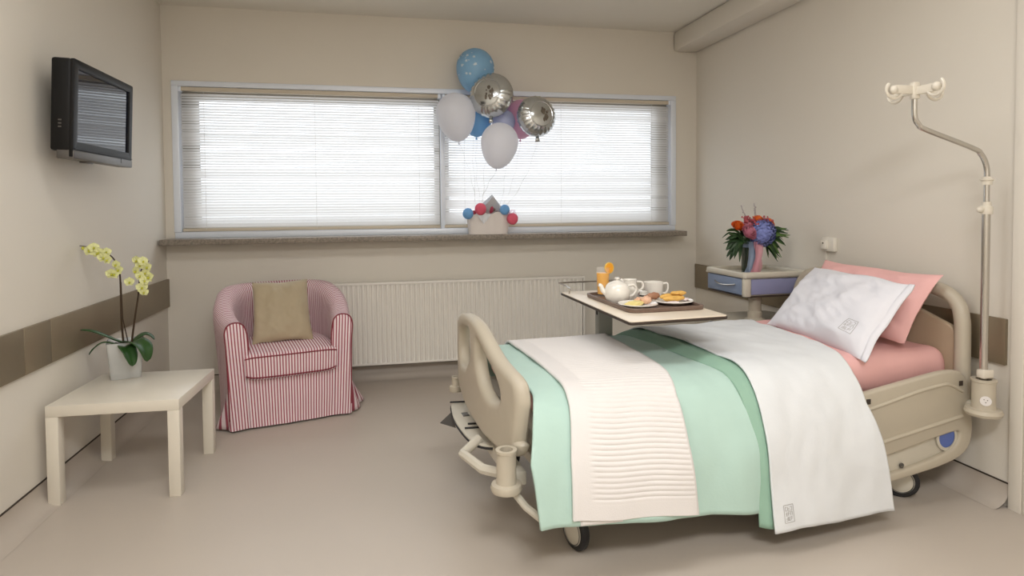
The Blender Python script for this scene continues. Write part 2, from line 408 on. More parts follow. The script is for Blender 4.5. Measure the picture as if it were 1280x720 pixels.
for sx in (-.7, .7): MB().box2((sx-.02, .03, .1), (sx+.02, .0895, zz-.1), .002).obj('wall_bracket', 'radiator', rd)
b = MB(); b.tube([(L_-.1, .01, .02), (L_-.1, .01, -.03)], .012); b.tube([(L_-.1, .01, -.03), (L_-.1, .088, -.03)], .011); b.obj('supply_pipe', 'radiator', rd)

# socket and its trunking on the right wall
so = thing('wall_socket', 'square white wall socket box above the pink pillow, right wall', 'socket', (W, -1.635, 1.035))
MB().box2((-.028, -.05, 0), (0, .05, .082), .004).obj('back_box', 'socket', so)
MB().box2((-.045, -.005, .012), (-.026, .04, .066), .004).obj('plug_cover', 'socket', so)
MB().box2((-.047, .012, .045), (-.044, .022, .053), 0).obj('button', 'dark', so)
MB().box2((-.012, .030, -.22), (0, .048, .002), .002).obj('cable_trunking', 'wall', so)

# television on a bracket
tv = thing('television', 'small black flat television on the left wall, screen reflecting the blinds', 'television', (.166, -1.4165, 1.772))
tv.rotation_euler = (0, math.radians(2.4), 0)
w, h = .68, .443
b = MB(); b.box2((-.085, -w/2, -h/2+.03), (-.004, w/2, h/2), .012); b.box2((-.11, -w/2+.08, -h/2+.07), (-.08, w/2-.08, h/2-.06), .012); b.obj('casing', 'black', tv)
vs, fs = panel(rc([(-w/2, -h/2), (w/2, -h/2), (w/2, h/2), (-w/2, h/2)], .012), [rc([(-w/2+.045, -h/2+.075), (w/2-.045, -h/2+.075), (w/2-.045, h/2-.04), (-w/2+.045, h/2-.04)], .002)], .016, .003)
MB().add([(z, x, y) for x, y, z in vs], fs).obj('bezel', 'black', tv)
MB().box2((-.006, -w/2+.04, -h/2+.07), (-.001, w/2-.04, h/2-.036)).obj('screen', 'screen', tv)
MB().box2((-.06, -w/2+.002, -h/2-.004), (.0125, w/2-.002, -h/2+.036), .006).obj('speaker_bar', 'silver', tv)
b = MB(); b.box2((.012, -w/2+.01, -h/2+.04), (.0135, w/2-.01, -h/2+.044)); b.box2((.012, w/2-.16, -h/2+.012), (.0135, w/2-.157, -h/2+.036)); b.obj('trim_line', 'black', tv)
MB().box2((-.05, -.14, -h/2-.012), (-.02, -.06, -h/2-.003), .003).obj('sensor', 'silver', tv)
b = MB(); b.box2((-.155, -.09, -.09), (-.1, .09, .09), .004); b.box2((-.166, -.12, -.12), (-.15, .12, .12), .003); b.obj('wall_mount', 'black', tv)
for z in (-.085, -.07, -.055): MB().box((-.045, -w/2-.0005, z), (.012, .003, .006)).obj('socket_port', 'silver', tv)

# white side table
st = thing('side_table', 'square white lacquered side table carrying the orchid pot', 'table', (.0386, -1.7912, 0), -.0361)
MB().box2((0, 0, .40), (.55, .55, .45), .002).obj('tabletop', 'white_lacquer', st)
for x in (0, .5):
    for y in (0, .5): MB().box2((x, y, 0), (x+.05, y+.05, .3995), .0015).obj('leg', 'white_lacquer', st)

# ------------------------------------------------------------------ hospital bed (local: u along the bed, v across, z up)
BO = Vector((2.035, -2.6, 0)); TH = math.radians(5)
def bedmesh(mb, name, m, label=None, cat=None, solid=0, ang=50):
    o = mb.obj(name, m, angle=ang); o.location = BO; o.rotation_euler = (0, 0, TH); recenter(o)
    if solid:
        md = o.modifiers.new('thickness', 'SOLIDIFY'); md.thickness = solid; md.offset = -1
    return tag(o, label, cat)
bed = thing('hospital_bed', 'beige adjustable hospital bed on castors with moulded footboard and side rail', 'bed', BO, TH)
V0, V1 = -.12, .83; VW = V1-V0
# footboard: arched, bowed outwards, two hand holes
top = [(0, .60), (.015, .665), (.06, .695), (.13, .712), (.22, .736), (.32, .778), (.42, .816), (.5, .832), (.62, .834), (.74, .82), (.86, .795), (.93, .76), (.955, .68), (.96, .60)]
VF = .96
top = [tuple(cr([(x, z, 0) for x, z in top], (len(top)-1)*i/44)[:2]) for i in range(45)]
bot = [(VF, .49), (VF-.02, .44), (VF-.16, .415), (.62, .395), (.36, .372), (.16, .372), (.03, .40), (0, .46)]
outline = top+rc(bot, .03, 3)
h1 = rc([(.45, .765), (.22, .665), (.165, .615), (.165, .565), (.27, .540), (.38, .575), (.455, .66)], .04, 4)
h2 = rc([(.86, .725), (.72, .765), (.56, .775), (.555, .66), (.66, .58), (.82, .56), (.87, .62)], .04, 4)
vs, fs = panel(outline, [h1, h2], .060, .026)
vs, fs = cuts(vs, fs, 0, 22, 0, VF)
def bow(x): return -.04*(1-(2*x/VF-1)**2)-.018*x
b = MB(); b.add([(-.042+bow(x)+z, V0+x, y) for x, y, z in vs], fs); foot = b.obj('footboard', 'bedplastic', bed, angle=32)
# the oval control plate on its outer face
b = MB(); b.ball((0, 0, 0), (.006, .13, .04), 20); q = b.obj('control_label', 'violet', foot, loc=(-.034+bow(.62)-.028, V0+.62, .455))
# headboard: padded posts, arch and panel
b = MB(); hb = [(2.03, V0-.03, .30), (2.03, V0-.03, .70), (2.03, V0-.025, .80), (2.035, V0+.0, .86), (2.035, V0+.06, .905), (2.04, V0+.2, .93), (2.04, .355, .94)]
hb += [(u, .71-v, z) for u, v, z in hb[-2::-1]]
pts = spline(hb, 60); b.tube(pts, .036, 12, flat=.9); b.obj('headboard_frame', 'bedplastic', bed)
pan = [(V0+.0, .40), (V1-.0, .40), (V1-.0, .75), (.6, .83), (.355, .85), (.12, .83), (V0+.0, .75)]
vs, fs = panel([tuple(q) for q in rc([(v, z) for v, z in pan], .04, 4)], [], .03, .008)
MB().add([(2.035+z, x, y) for x, y, z in vs], fs).obj('headboard_panel', 'bedpanel', bed)
# near side rail at the head end
out = rc([(1.10, .47), (1.416, .527), (1.904, .59), (1.99, .56), (2.02, .44), (2.04, .29), (2.0, .20), (1.852, .160), (1.525, .125), (1.10, .09)], [.03, .2, .12, .05, .08, .08, .10, .12, .2, .03], 6)
slot = rc([(1.20, .180), (1.493, .236), (1.864, .300), (1.965, .312), (1.945, .246), (1.87, .215), (1.728, .186), (1.52, .160), (1.20, .118)], [.02, .1, .08, .035, .04, .05, .1, .1, .02], 5)
vs, fs = panel(out, [slot], .034, .011)
rl = MB().add([(x, -.185-z, y) for x, y, z in vs], fs).obj('side_rail', 'bedplastic', bed, angle=35)
vs, fs = panel(rc([(1.12, .12), (1.52, .14), (1.87, .19), (1.985, .26), (1.975, .34), (1.12, .22)], .04, 4), [], .012, .003)
MB().add([(x, -.174-z, y) for x, y, z in vs], fs).obj('recess_plate', 'bedplastic2', rl)
for pts, r in (([(1.30, .435), (1.49, .466), (1.70, .507), (1.84, .524), (1.89, .522), (1.965, .485)], .0075), ([(1.12, .225), (1.475, .302), (1.70, .337), (1.966, .375)], .0085)):
    MB().tube([(p[0], -.202, p[1]) for p in spline([(x, y, 0) for x, y in pts], 24)], r, 8).obj('moulded_ridge', 'bedplastic', rl)
for u, z in ((1.438, .491), (1.955, .522)): MB().box((u, -.2025, z), (.022, .004, .022), .001).obj('hole_shade', 'dark', rl)  # raised dark tiles stand in for the shade inside square holes
rot = Matrix.Rotation(PI/2, 3, 'X')
b = MB(); b.lathe([(0, -.004), (.046, -.004), (.049, 0), (.046, .004), (.0, .004)], (1.895, -.184, .283), 24, rot); b.obj('angle_gauge', 'bluedisc', rl)
b = MB(); b.lathe([(.046, 0), (.060, 0), (.060, .006), (.046, .006)], (1.895, -.184, .283), 24, rot); b.obj('gauge_ring', 'bedplastic2', rl)
b = MB(); b.lathe([(0, 0), (.011, 0), (.011, .005), (0, .005)], (1.638, -.186, .19), 14, rot); b.box((1.638, -.1925, .19), (.014, .001, .003)); b.obj('rail_screw', 'steel_dark', rl)
# mattress platform, base frame and lift legs
b = MB(); b.box2((.02, -.09, .40), (2.0, .80, .46), .01); b.obj('mattress_platform', 'bedplastic2', bed)
b = MB()
for v in (.02, .69): b.box2((.1, v-.02, .17), (1.85, v+.02, .22), .005)
for u in (.16, 1.74): b.box2((u-.025, -.05, .17), (u+.025, .76, .22), .005)
b.obj('base_frame', 'bedplastic2', bed)
for u in (.5, 1.4): MB().box2((u-.05, .25, .2), (u+.05, .46, .41), .01).obj('lift_column', 'steel_dark', bed)
b = MB(); b.tube([(-.085, V0+.02, .285), (-.05, -.14, .24), (.0, -.20, .205), (.1, -.205, .19), (1.2, -.17, .19)], .014, 8); b.box2((-.08, -.06, .28), (-.02, .75, .335), .008); b.obj('foot_crossbar', 'bedplastic2', bed)
b = MB(); b.tube([(-.05, -.05, .31), (-.16, .05, .315), (-.2, .22, .315), (-.12, .27, .35)], .02, 8); b.obj('bumper_bracket', 'bedplastic2', bed)
# corner bumpers with pole sockets, foot end and head end
def bumper(u, v, z0, h, r):
    b = MB(); b.lathe([(0, z0), (r*1.5, z0), (r*1.62, z0+.012), (r*1.5, z0+.026), (r*1.05, z0+.03), (r, z0+.04), (r, z0+h-.012), (r*1.08, z0+h-.010), (r*1.08, z0+h), (r*.68, z0+h), (r*.66, z0+h-.05), (0, z0+h-.05)], (u, v, 0), 24)
    return b.obj('corner_bumper', 'bedplastic', bed)  # darker bed plastic, chosen to stand in for shade at the head end
bumper(-.115, -.115, .298, .15, .036); bumper(-.085, .90, .37, .075, .022)
bumper(1.985, -.28, .405, .155, .044)
b = MB(); b.lathe([(0, 0), (.021, 0), (.021, .002), (0, .002)], (0, 0, 0), 16, Matrix.Rotation(PI/2, 3, 'X')); q = b.obj('sticker', 'cover', bed, loc=(1.985-.70*.0443, -.28-.714*.0443, .475), rotz=-.775)
for dx, dz in ((-.006, .006), (.006, .004), (0, -.006)): MB().ball((dx, -.0025, dz), .0022, 6).obj('sticker_mark', 'dark', q)
b = MB(); b.tube([(1.99, -.26, .425), (2.03, -.12, .425)], .02, 8); b.obj('bumper_bracket', 'bedplastic2', bed)
# pull-out shelf below the footboard with rubber edge and clips
sh = rc([(.02, .86), (-.13, .82), (-.165, .59), (-.158, .34), (-.13, .236), (-.05, .19), (.02, .185)], [0, .05, .1, .1, .06, .05, 0], 5)
SHZ = .33
vs, fs = panel(sh, [], .014, .003); shelf = MB().add([(x, y, SHZ+z) for x, y, z in vs], fs).obj('foot_shelf', 'bedplastic2', bed)
MB().tube([(p[0], p[1], SHZ-.005) for p in sh], .0055, 6).obj('rubber_edge', 'rubber', shelf)
for v, u in ((.80, -.135), (.47, -.12), (.42, -.145)): MB().tube([(-.06, v, SHZ+.012), (u, v+.012, SHZ+.012)], .0045, 6).obj('rubber_clip', 'rubber', shelf)
b = MB(); b.add([(-.15, .70, SHZ), (-.21, .69, SHZ-.045), (-.15, .60, SHZ-.045), (-.15, .70, SHZ-.045)], [(0, 1, 2), (0, 3, 1), (0, 2, 3), (1, 3, 2)]); b.obj('corner_tag', 'silver', shelf)
b = MB(); b.box((-.10, .62, SHZ+.0085), (.03, .05, .003), .001); b.obj('shelf_latch', 'steel_dark', shelf)
# castors
def castor(u, v, yaw):
    R = Matrix.Rotation(yaw, 3, 'Z') @ Matrix.Rotation(PI/2, 3, 'Y'); c = (u, v, .075)
    b = MB(); b.lathe([(.055, -.017), (.068, -.016), (.075, -.009), (.075, .009), (.068, .016), (.055, .017)], c, 32, R); t = b.obj('castor_tyre', 'rubber', bed)
    b = MB()
    for s in (-1, 1): b.lathe([(0, s*.022), (.03, s*.022), (.05, s*.019), (.057, s*.015), (.057, 0)], c, 28, R)
    b.obj('castor_disc', 'bedplastic2', t)
    b = MB(); b.lathe([(.049, -.0205), (.051, -.0225), (.053, -.020)], c, 28, R); b.lathe([(.049, .0205), (.051, .0225), (.053, .020)], c, 28, R); b.obj('castor_groove', 'steel_dark', t)
    b = MB(); b.tube([(u, v, .14), (u, v, .2)], .02, 10); b.box((u, v, .145), (.05, .05, .02), .004); b.obj('castor_stem', 'bedplastic2', t)
castor(.18, -.05, .22); castor(1.738, -.096, .80); castor(.16, .76, .3); castor(1.74, .76, .3)

# mattress in its pink fitted sheet
b = MB()
def mtop(u, v):
    w = .006*noise.noise((u*5, v*6, 1.3))+.004*noise.noise((u*14, v*9, 4.1))
    return w
b.box((1.05, .355, .540), (1.98, .90, .16), .072, seg=6)
vs, fs = b.v, b.f
bm = bmesh.new(); bvs = [bm.verts.new(v) for v in vs]; [bm.faces.new([bvs[i] for i in f]) for f in fs]
for ax, n, lo, hi in ((0, 60, .03, 2.03), (1, 26, -.09, .8)):
    for i in range(1, n):
        co = [0, 0, 0]; co[ax] = lo+(hi-lo)*i/n; no = [0, 0, 0]; no[ax] = 1
        bmesh.ops.bisect_plane(bm, geom=list(bm.verts)+list(bm.edges)+list(bm.faces), plane_co=co, plane_no=no)
for v in bm.verts:
    u, w, z = v.co
    v.co.z += (mtop(u, w)+.012*sstep(.08, .45, min(w+.09, .8-w))+.032*sstep(1.25, 1.6, u))*sstep(.5, .6, z)
    if z < .62: v.co.y += (.008*noise.noise((u*9+z*6, 3.3, z*4)))*(1 if w < .3 else -1)
bm.verts.index_update(); b = MB(); b.add([v.co[:] for v in bm.verts], [tuple(q.index for q in f.verts) for f in bm.faces]); bm.free()
bedmesh(b, 'mattress', 'pink', 'mattress in a salmon pink fitted sheet, bare at the pillow end', 'mattress')

# draped bed linen: a profile across the bed, from the near hem over the top to the far side
PROF = [(-.275, .06), (-.262, .2), (-.24, .36), (-.195, .48), (-.135, .57), (-.06, .613), (.05, .624), (.35, .630), (.65, .624), (.76, .610), (.835, .56), (.85, .45), (.855, .3)]
PQ = [(v, z, 0) for v, z in PROF]
def prof(q):
    p = cr(PQ, q); d = (cr(PQ, min(q+.02, 12))-cr(PQ, max(q-.02, 0))).normalized()
    return p, Vector((-d.y, d.x, 0))
ARC = [0.0]
for i in range(1, 481): ARC.append(ARC[-1]+(cr(PQ, i/40)-cr(PQ, (i-1)/40)).length)
def arc(q): i = min(int(q*40), 479); return ARC[i]+(ARC[i+1]-ARC[i])*(q*40-i)
def qarc(s):
    lo, hi = 0, 480
    while hi-lo > 1:
        m = (lo+hi)//2
        if ARC[m] <= s: lo = m
        else: hi = m
    return (lo+(s-ARC[lo])/(ARC[hi]-ARC[lo]))/40
def interp(tab, x):
    for (a, p), (c, q) in zip(tab[:-1], tab[1:]):
        if x <= c: t = max(0, (x-a)/(c-a)); t = t*t*(3-2*t) if False else t; return p+(q-p)*t
    return tab[-1][1]
def drape(uL, uR, q0, off, nu, ns, wr=.004, fold=.01, fk=14, seed=0, rib=None, offL=None, qmax=12, sag=0):
    """uL, uR: tables of q -> u; q0: hem (left, right); returns (MB, fn(a, s))."""
    def P(a, t):
        qs = q0[0]+(q0[1]-q0[0])*a
        qs += sag*math.sin(a*9+seed)
        s0 = arc(max(qs, 0)); s = s0+(arc(qmax)-s0)*t; q = qarc(min(s, ARC[-1]-1e-6))
        u = interp(uL, q)+(interp(uR, q)-interp(uL, q))*a
        p, n = prof(q); d = sstep(4.2, 1.0, q) if q < 4.2 else 0
        d = max(0, min(1, (4.2-q)/3.2)) if q < 4.2 else 0
        o = off if offL is None else offL(a)
        o += wr*noise.noise((u*6+seed, s*5, seed*3.1))+wr*.5*noise.noise((u*17+seed, s*11, seed*1.7))
        o += d*fold*(noise.noise((u*fk*.5+seed*2, s*1.6, seed))+.5*math.sin(u*fk+2*s+seed))
        if rib: o += rib(a, t, s-s0, u)
        return (u, p.x+n.x*o, p.y+n.y*o)
    b = MB(); b.grid(P, nu, ns, flip=True); return b, P
# mint duvet
uL = [(0, -.03), (1, -.04), (2.5, -.06), (4, -.02), (5, .004), (12, .012)]; uR = [(0, .96), (12, .93)]
b, Pm = drape(uL, uR, (1.12, .62), .014, 110, 110, .006, .020, 13, 3)
duvet = bedmesh(b, 'duvet', 'mint', 'mint green duvet spread across the middle and foot of the bed', 'duvet', .012)
dc = Vector(duvet.location)
def duvet_child(b, name, m, solid=0):
    o = b.obj(name, m, duvet); inv = duvet.rotation_euler.to_matrix().inverted() @ (BO-dc)
    for v in o.data.vertices: v.co += inv
    if solid: md = o.modifiers.new('thickness', 'SOLIDIFY'); md.thickness = solid; md.offset = -1
    return o
uL = [(0, .825), (2, .83), (3.5, .835), (5, .83), (6.5, .80), (8, .79), (10, .74), (12, .74)]; uR = [(0, .915), (3, .935), (5, .95), (12, .945)]
b, _ = drape(uL, uR, (.36, .24), 0, 16, 90, .003, .008, 12, 5, offL=lambda a: .018+.022*sstep(0, .8, a)+.012*math.sin(PI*min(1, a*1.6)))
duvet_child(b, 'turned_back_edge', 'mint2', .008)
# quilted white bedspread with ribs running along the bed
uL = [(0, .062), (1, .072), (2.5, .085), (4, .115), (5, .125), (7, .135), (10, .16), (12, .16)]; uR = [(0, .565), (1, .565), (2.5, .55), (4, .555), (5, .58), (7, .63), (10, .72), (12, .72)]
def rib(a, t, s, u):
    inside = sstep(.15, .19, a)*sstep(.05, .07, s)*sstep(1, .985, a)
    return -.0036*inside*(1-abs(math.sin(PI*s/.0175)))**1.5+.003*(1-inside)*0
b, Pc = drape(uL, uR, (1.20, .92), .030, 44, 760, .003, .008, 12, 8, rib=rib, sag=.02)
bedspread = bedmesh(b, 'bedspread', 'cover', 'white quilted bedspread with ribbed stitching laid across the foot of the bed', 'bedspread', .010, 60)
# its turned-under hem layer, showing a little lower
uL2 = [(0, .10), (2, .11), (12, .11)]; uR2 = [(0, .555), (12, .54)]
b, _ = drape(uL2, uR2, (1.06, .94), .020, 40, 24, .003, .008, 12, 8, qmax=2.2)
o = b.obj('under_hem', 'cover', bedspread, angle=60); iv_ = bedspread.rotation_euler.to_matrix().inverted() @ (BO-Vector(bedspread.location))
for v in o.data.vertices: v.co += iv_
md = o.modifiers.new('thickness', 'SOLIDIFY'); md.thickness = .006; md.offset = -1
# white top sheet folded down
uL = [(0, .868), (2, .87), (4, .885), (5, .895), (6, .90), (8, .89), (10, .85), (12, .85)]; uR = [(0, 1.46), (1, 1.44), (2, 1.42), (3, 1.385), (4, 1.39), (5, 1.42), (6, 1.45), (7.5, 1.53), (9, 1.61), (10, 1.64), (12, 1.64)]
b, Ps = drape(uL, uR, (.24, .15), .050, 90, 140, .008, .014, 9, 12, sag=.03)
topsheet = bedmesh(b, 'top_sheet', 'sheet', 'white top sheet folded back over the duvet and hanging down the near side', 'sheet', .007)
tsl = Vector(topsheet.location)
def glyphs(fn, par, name='stitched_emblem', r=.0009):
    """A stitched square holding three rows of small stitch marks, too fine to read in the photograph; fn maps (x, y) in 0..1 to a point."""
    b = MB()
    seg = [((0, 0), (1, 0)), ((1, 0), (1, 1)), ((1, 1), (0, 1)), ((0, 1), (0, 0))]
    rg = random.Random(6)
    cand = [((0, 0), (0, 1)), ((1, 0), (1, 1)), ((0, .5), (1, .5)), ((0, 1), (1, 1)), ((0, 0), (1, 0)), ((.5, 0), (.5, 1))]
    for ri in range(3):
        for ci in range(3):
            x0, y0 = .14+ci*.26, .68-ri*.28
            seg += [((x0+p[0]*.18, y0+p[1]*.2), (x0+q[0]*.18, y0+q[1]*.2)) for p, q in rg.sample(cand, 3)]
    for p, q in seg: b.tube([fn(p[0]+(q[0]-p[0])*t/3, p[1]+(q[1]-p[1])*t/3) for t in range(4)], r, 4)
    return b.obj(name, 'stitch', par)
inv = topsheet.rotation_euler.to_matrix().inverted()
def fs_(x, y):
    a = .075+.075*x; t = .018+.035*y
    p = Vector(Ps(a, t)); du = Vector(Ps(a+.01, t))-p; dt = Vector(Ps(a, t+.005))-p; n = dt.cross(du).normalized()
    if n.y > 0: n = -n
    return p+n*.0012+inv @ (BO-tsl)
glyphs(fs_, topsheet)

# pillows
def pillow(c, T, name, m, label, seed, ears=.03, n=40, bed_co=True, wr=.006, cat='pillow', edge=.06):
    """c: corners 00, 10, 11, 01 (bottom-left, bottom-right, top-right, top-left)."""
    c = [Vector(p) for p in c]; N = (c[1]-c[0]).cross(c[3]-c[0]).normalized()
    def S(a, bq, side):
        x, y = 2*a-1, 2*bq-1
        px = 1-edge*(1-y*y)*(abs(x)**3); py = 1-edge*(1-x*x)*(abs(y)**3)
        A = .5+.5*x*px; B = .5+.5*y*py
        p = (c[0]*(1-A)+c[1]*A)*(1-B)+(c[3]*(1-A)+c[2]*A)*B
        th = T*((max(0, 1-abs(x)**2.6))*(max(0, 1-abs(y)**2.6)))**.55
        k = noise.noise((x*2.2+seed, y*2.2, seed*2.0))*wr*2.6+noise.noise((x*6+seed, y*5, side*3.0))*wr
        k += wr*.9*noise.noise(((x+y)*8+seed, (x-y)*2, 1.1+side))+wr*.7*(abs(noise.noise((x*3+seed, (y+.4*x)*9, side*2.0)))-.25)*sstep(.2, .9, abs(x))
        return p+N*side*(th+(k*(1-x**4)*(1-y**4)))+(N*.5+(c[3]-c[0]).normalized()*.5)*.02*noise.noise((x*1.8+seed, y*1.8, 9))*max(abs(x), abs(y))**2
    b = MB(); b.grid(lambda a, q: S(a, q, 1), n, n); b.grid(lambda a, q: S(a, q, -1), n, n, flip=True)
    if bed_co: o = bedmesh(b, name, m, label, cat)
    else: o = b.obj(name, m, angle=60); tag(o, label, cat); recenter(o)
    if name == 'pillow': o['group'] = 'pillows at the head of the bed'
    return o, S, N
pink, _, _ = pillow([(1.80, .70, .69), (1.775, -.075, .68), (1.975, -.10, .99), (2.005, .63, 1.0)], .066, 'pillow', 'pink', 'salmon pink pillow standing against the headboard behind the white pillow', 2.0, wr=.011)
wp, SW, NW = pillow([(1.60, .62, .66), (1.50, -.105, .64), (1.75, -.125, .965), (1.90, .60, .968)], .074, 'pillow', 'pillow_white', 'white pillow with a stitched emblem leaning on the pink pillow', 5.0, wr=.011)
wl, wi = Vector(wp.location), wp.rotation_euler.to_matrix().inverted()
sgn = 1 if NW.x < 0 else -1
glyphs(lambda x, y: SW(.80+.09*x, .18+.17*y, sgn)+NW*sgn*.0012+wi @ (BO-wl), wp)
# the open pillowcase end: a flat hem strip along the right edge
def hem(a, q):
    e = SW(1, q, sgn); i = SW(.93, q, sgn); d = (e-i).normalized()
    return e+d*(a*.03-.006)+NW*sgn*(.004*math.sin(q*9))+wi @ (BO-wl)
b = MB(); b.grid(hem, 3, 24); o = b.obj('case_hem', 'pillow_white', wp); md = o.modifiers.new('thickness', 'SOLIDIFY'); md.thickness = .006; md.offset = 0

# infusion pole standing in the head-end bumper
iv = thing('infusion_pole', 'bent steel infusion pole with white hook arms in the bed corner socket', 'pole', (4.035, -2.705, .50))
def W2(px): return px
P0 = Vector((0, 0, 0))
MB().tube([(0, 0, -.04), (0, 0, .80)], .0155, 14).obj('lower_tube', 'steel', iv)
arm = [(0, 0, .80), (0, 0, .92), (-.004, 0, .975), (-.03, .002, 1.025), (-.075, .004, 1.052), (-.30, .012, 1.125), (-.335, .013, 1.145), (-.355, .014, 1.18), (-.357, .014, 1.26)]
arm = [Vector(p) for p in arm]
MB().tube(spline(arm[1:], 40), .011, 12).obj('bent_arm', 'steel', iv)
MB().tube([(0, 0, .79), (0, 0, .93)], .011, 12).obj('upper_tube', 'steel', iv)
b = MB(); b.lathe([(.0112, .77), (.022, .77), (.024, .782), (.024, .80), (.018, .806), (.018, .822), (.0112, .822)], seg=20); b.ball((-.03, 0, .79), (.018, .012, .014)); b.obj('height_clamp', 'white_lacquer', iv)
b = MB(); b.lathe([(.0112, .895), (.02, .895), (.02, .91), (.026, .915), (.026, .919), (.02, .922), (.0112, .93)], seg=20); b.obj('collar', 'white_lacquer', iv)
MB().box((0, -.008, .085), (.056, .036, .036), .006).obj('release_catch', 'white_lacquer', iv)
hk = MB(); hk.box((0, 0, 1.285), (.03, .03, .07), .006); hd = hk.obj('hook_head', 'white_lacquer', iv, loc=(-.357, .014, 0))
b = MB(); b.box((-.05, 0, 1.288), (.10, .012, .036), .004); b.box((.052, 0, 1.292), (.10, .012, .036), .004, Matrix.Rotation(-.06, 3, 'Y')); b.obj('hook_bar', 'white_lacquer', hd)
b = MB(); b.box((0.0, .05, 1.288), (.012, .09, .034), .004); b.box((0, -.05, 1.283), (.012, .09, .034), .004); b.obj('hook_bar', 'white_lacquer', hd)
for dx, dy in ((-1, 0), (1, 0), (0, 1), (0, -1)):
    pts = [(dx*(.10+.038*math.sin(a)), dy*(.10+.038*math.sin(a)), 1.285-.028*math.cos(a)*1.2) for a in [i/12*3.6-1.2 for i in range(13)]]
    b = MB(); b.tube(pts, .0065, 8); b.ball((dx*.104, dy*.104, 1.285), .019, 10); b.obj('bag_hook', 'white_lacquer', hd)

# ------------------------------------------------------------------ bedside cabinet with swivel tray
ns = thing('bedside_cabinet', 'beige and lavender bedside cabinet with a raised tray drawer, right corner', 'cabinet', (3.885, -1.27, 0), .03)
b = MB(); b.box2((-.20, -.20, .755), (.20, .20, .872), .012); b.box2((-.233, -.218, .868), (.233, .218, .878), .004); b.obj('tray_body', 'bedplastic2', ns)
o_ = rc([(-.236, -.222), (.236, -.222), (.236, .222), (-.236, .222)], .03); i_ = rc([(-.208, -.194), (.208, -.194), (.208, .194), (-.208, .194)], .03)
vs, fs = panel(o_, [i_], .034, .01); MB().add([(x, y, .887+z) for x, y, z in vs], fs).obj('tray_rim', 'bedplastic2', ns)
dr = MB().box2((-.226, -.172, .762), (-.198, .205, .862), .004).obj('drawer', 'blueg', ns)
MB().tube([(-.228-.020*math.sin(PI*i/12), -.115+.23*i/12, .822-.012*math.sin(PI*i/12)) for i in range(13)], .005, 8).obj('drawer_handle', 'steel', dr)
b = MB(); b.box2((-.226, -.211, .752), (-.18, -.176, .868), .008); b.obj('corner_post', 'bedplastic2', ns)
MB().box2((-.178, -.208, .765), (.215, -.19, .862), .004).obj('side_panel', 'lavender', ns)
MB().box2((-.222, -.206, .748), (.222, .21, .757), .003).obj('bottom_edge', 'edge', ns)
b = MB(); b.lathe([(.042, .59), (.044, .60), (.044, .645), (.038, .65), (.038, .75)], (-.085, -.11, 0), 24); b.lathe([(.075, .58), (.06, .60), (.05, .605), (.044, .61)], (-.085, -.11, 0), 24); b.obj('pedestal', 'bedplastic', ns)
vs, fs = panel(rc([(-.235, -.205), (.235, -.205), (.235, .215), (-.235, .215)], .06), [], .04, .012); MB().add([(x, y, .568+z) for x, y, z in vs], fs).obj('cabinet_top', 'bedplastic', ns)
MB().box2((-.21, -.18, .08), (.22, .20, .548), .012).obj('cabinet_body', 'bedplastic2', ns)
for z0, z1 in ((.40, .54), (.10, .39)):
    q = MB().box2((-.222, -.17, z0), (-.208, .19, z1), .005).obj('drawer', 'blueg', ns); MB().tube([(-.222-.018*math.sin(PI*i/10), -.1+.2*i/10, z1-.05) for i in range(11)], .005, 8).obj('drawer_handle', 'steel', q)
for x in (-.17, .18):
    for y in (-.14, .16): MB().lathe([(0, 0), (.02, 0), (.022, .02), (.015, .085), (0, .085)], (x, y, 0), 12).obj('foot', 'rubber', ns)

# ------------------------------------------------------------------ overbed table
ot = thing('overbed_table', 'cream overbed table with dark edge reaching across the bed, carrying the breakfast', 'table', (2.70, -1.62, 0), 0)
A, B, C_ = Vector((2.499, -2.498)), Vector((2.974, -2.460)), Vector((2.477, -1.556))
D_ = C_+(B-A); zt = .84
ring = rc([(p.x-2.70, p.y+1.62) for p in (A, B, D_, C_)], .025)
vs, fs = panel(ring, [], .012, .002); MB().add([(x, y, zt-.010+z) for x, y, z in vs], fs).obj('tabletop_edge', 'edge', ot)
ring2 = rc([(p.x-2.70, p.y+1.62) for p in (A+(D_-A)*.006, B+(C_-B)*.006, D_+(A-D_)*.006, C_+(B-C_)*.006)], .022)
vs, fs = panel(ring2, [], .006, .001); MB().add([(x, y, zt-.003+z) for x, y, z in vs], fs).obj('tabletop', 'tabletop', ot)
b = MB(); hp = [(-.195, -.02, zt+.0), (-.197, -.02, zt+.032), (-.19, .20, zt+.032), (-.10, .215, zt+.032), (.20, .24, zt+.03), (.22, .20, zt+.03), (.225, .15, zt-.01)]
b.tube(spline(hp[:3], 10)+spline(hp[3:6], 12), .0045, 6); b.obj('grab_rail', 'steel', ot)
b = MB(); b.box2((-.04, -.06, .06), (.04, .0, .79), .004); b.obj('column', 'greyplastic', ot)
b = MB(); b.box2((-.16, -.62, .80), (.10, .04, .824), .006); b.box2((-.045, -.22, .775), (.045, .01, .80), .004); b.obj('support_arm', 'steel_dark', ot)
MB().box((-.0405, -.03, .735), (.004, .022, .03), .002).obj('height_lever', 'black', ot)
b = MB(); b.box2((-.06, -.75, .03), (.06, .06, .07), .008); b.box2((-.3, -.02, .03), (.3, .05, .07), .008); b.obj('base', 'greyplastic', ot)
for x, y in ((-.27, .015), (.27, .015), (0, -.7)): MB().lathe([(0, -.012), (.02, -.012), (.025, 0), (.02, .012), (0, .012)], (x, y, .025), 14, Matrix.Rotation(PI/2, 3, 'Y')).obj('castor', 'rubber', ot)

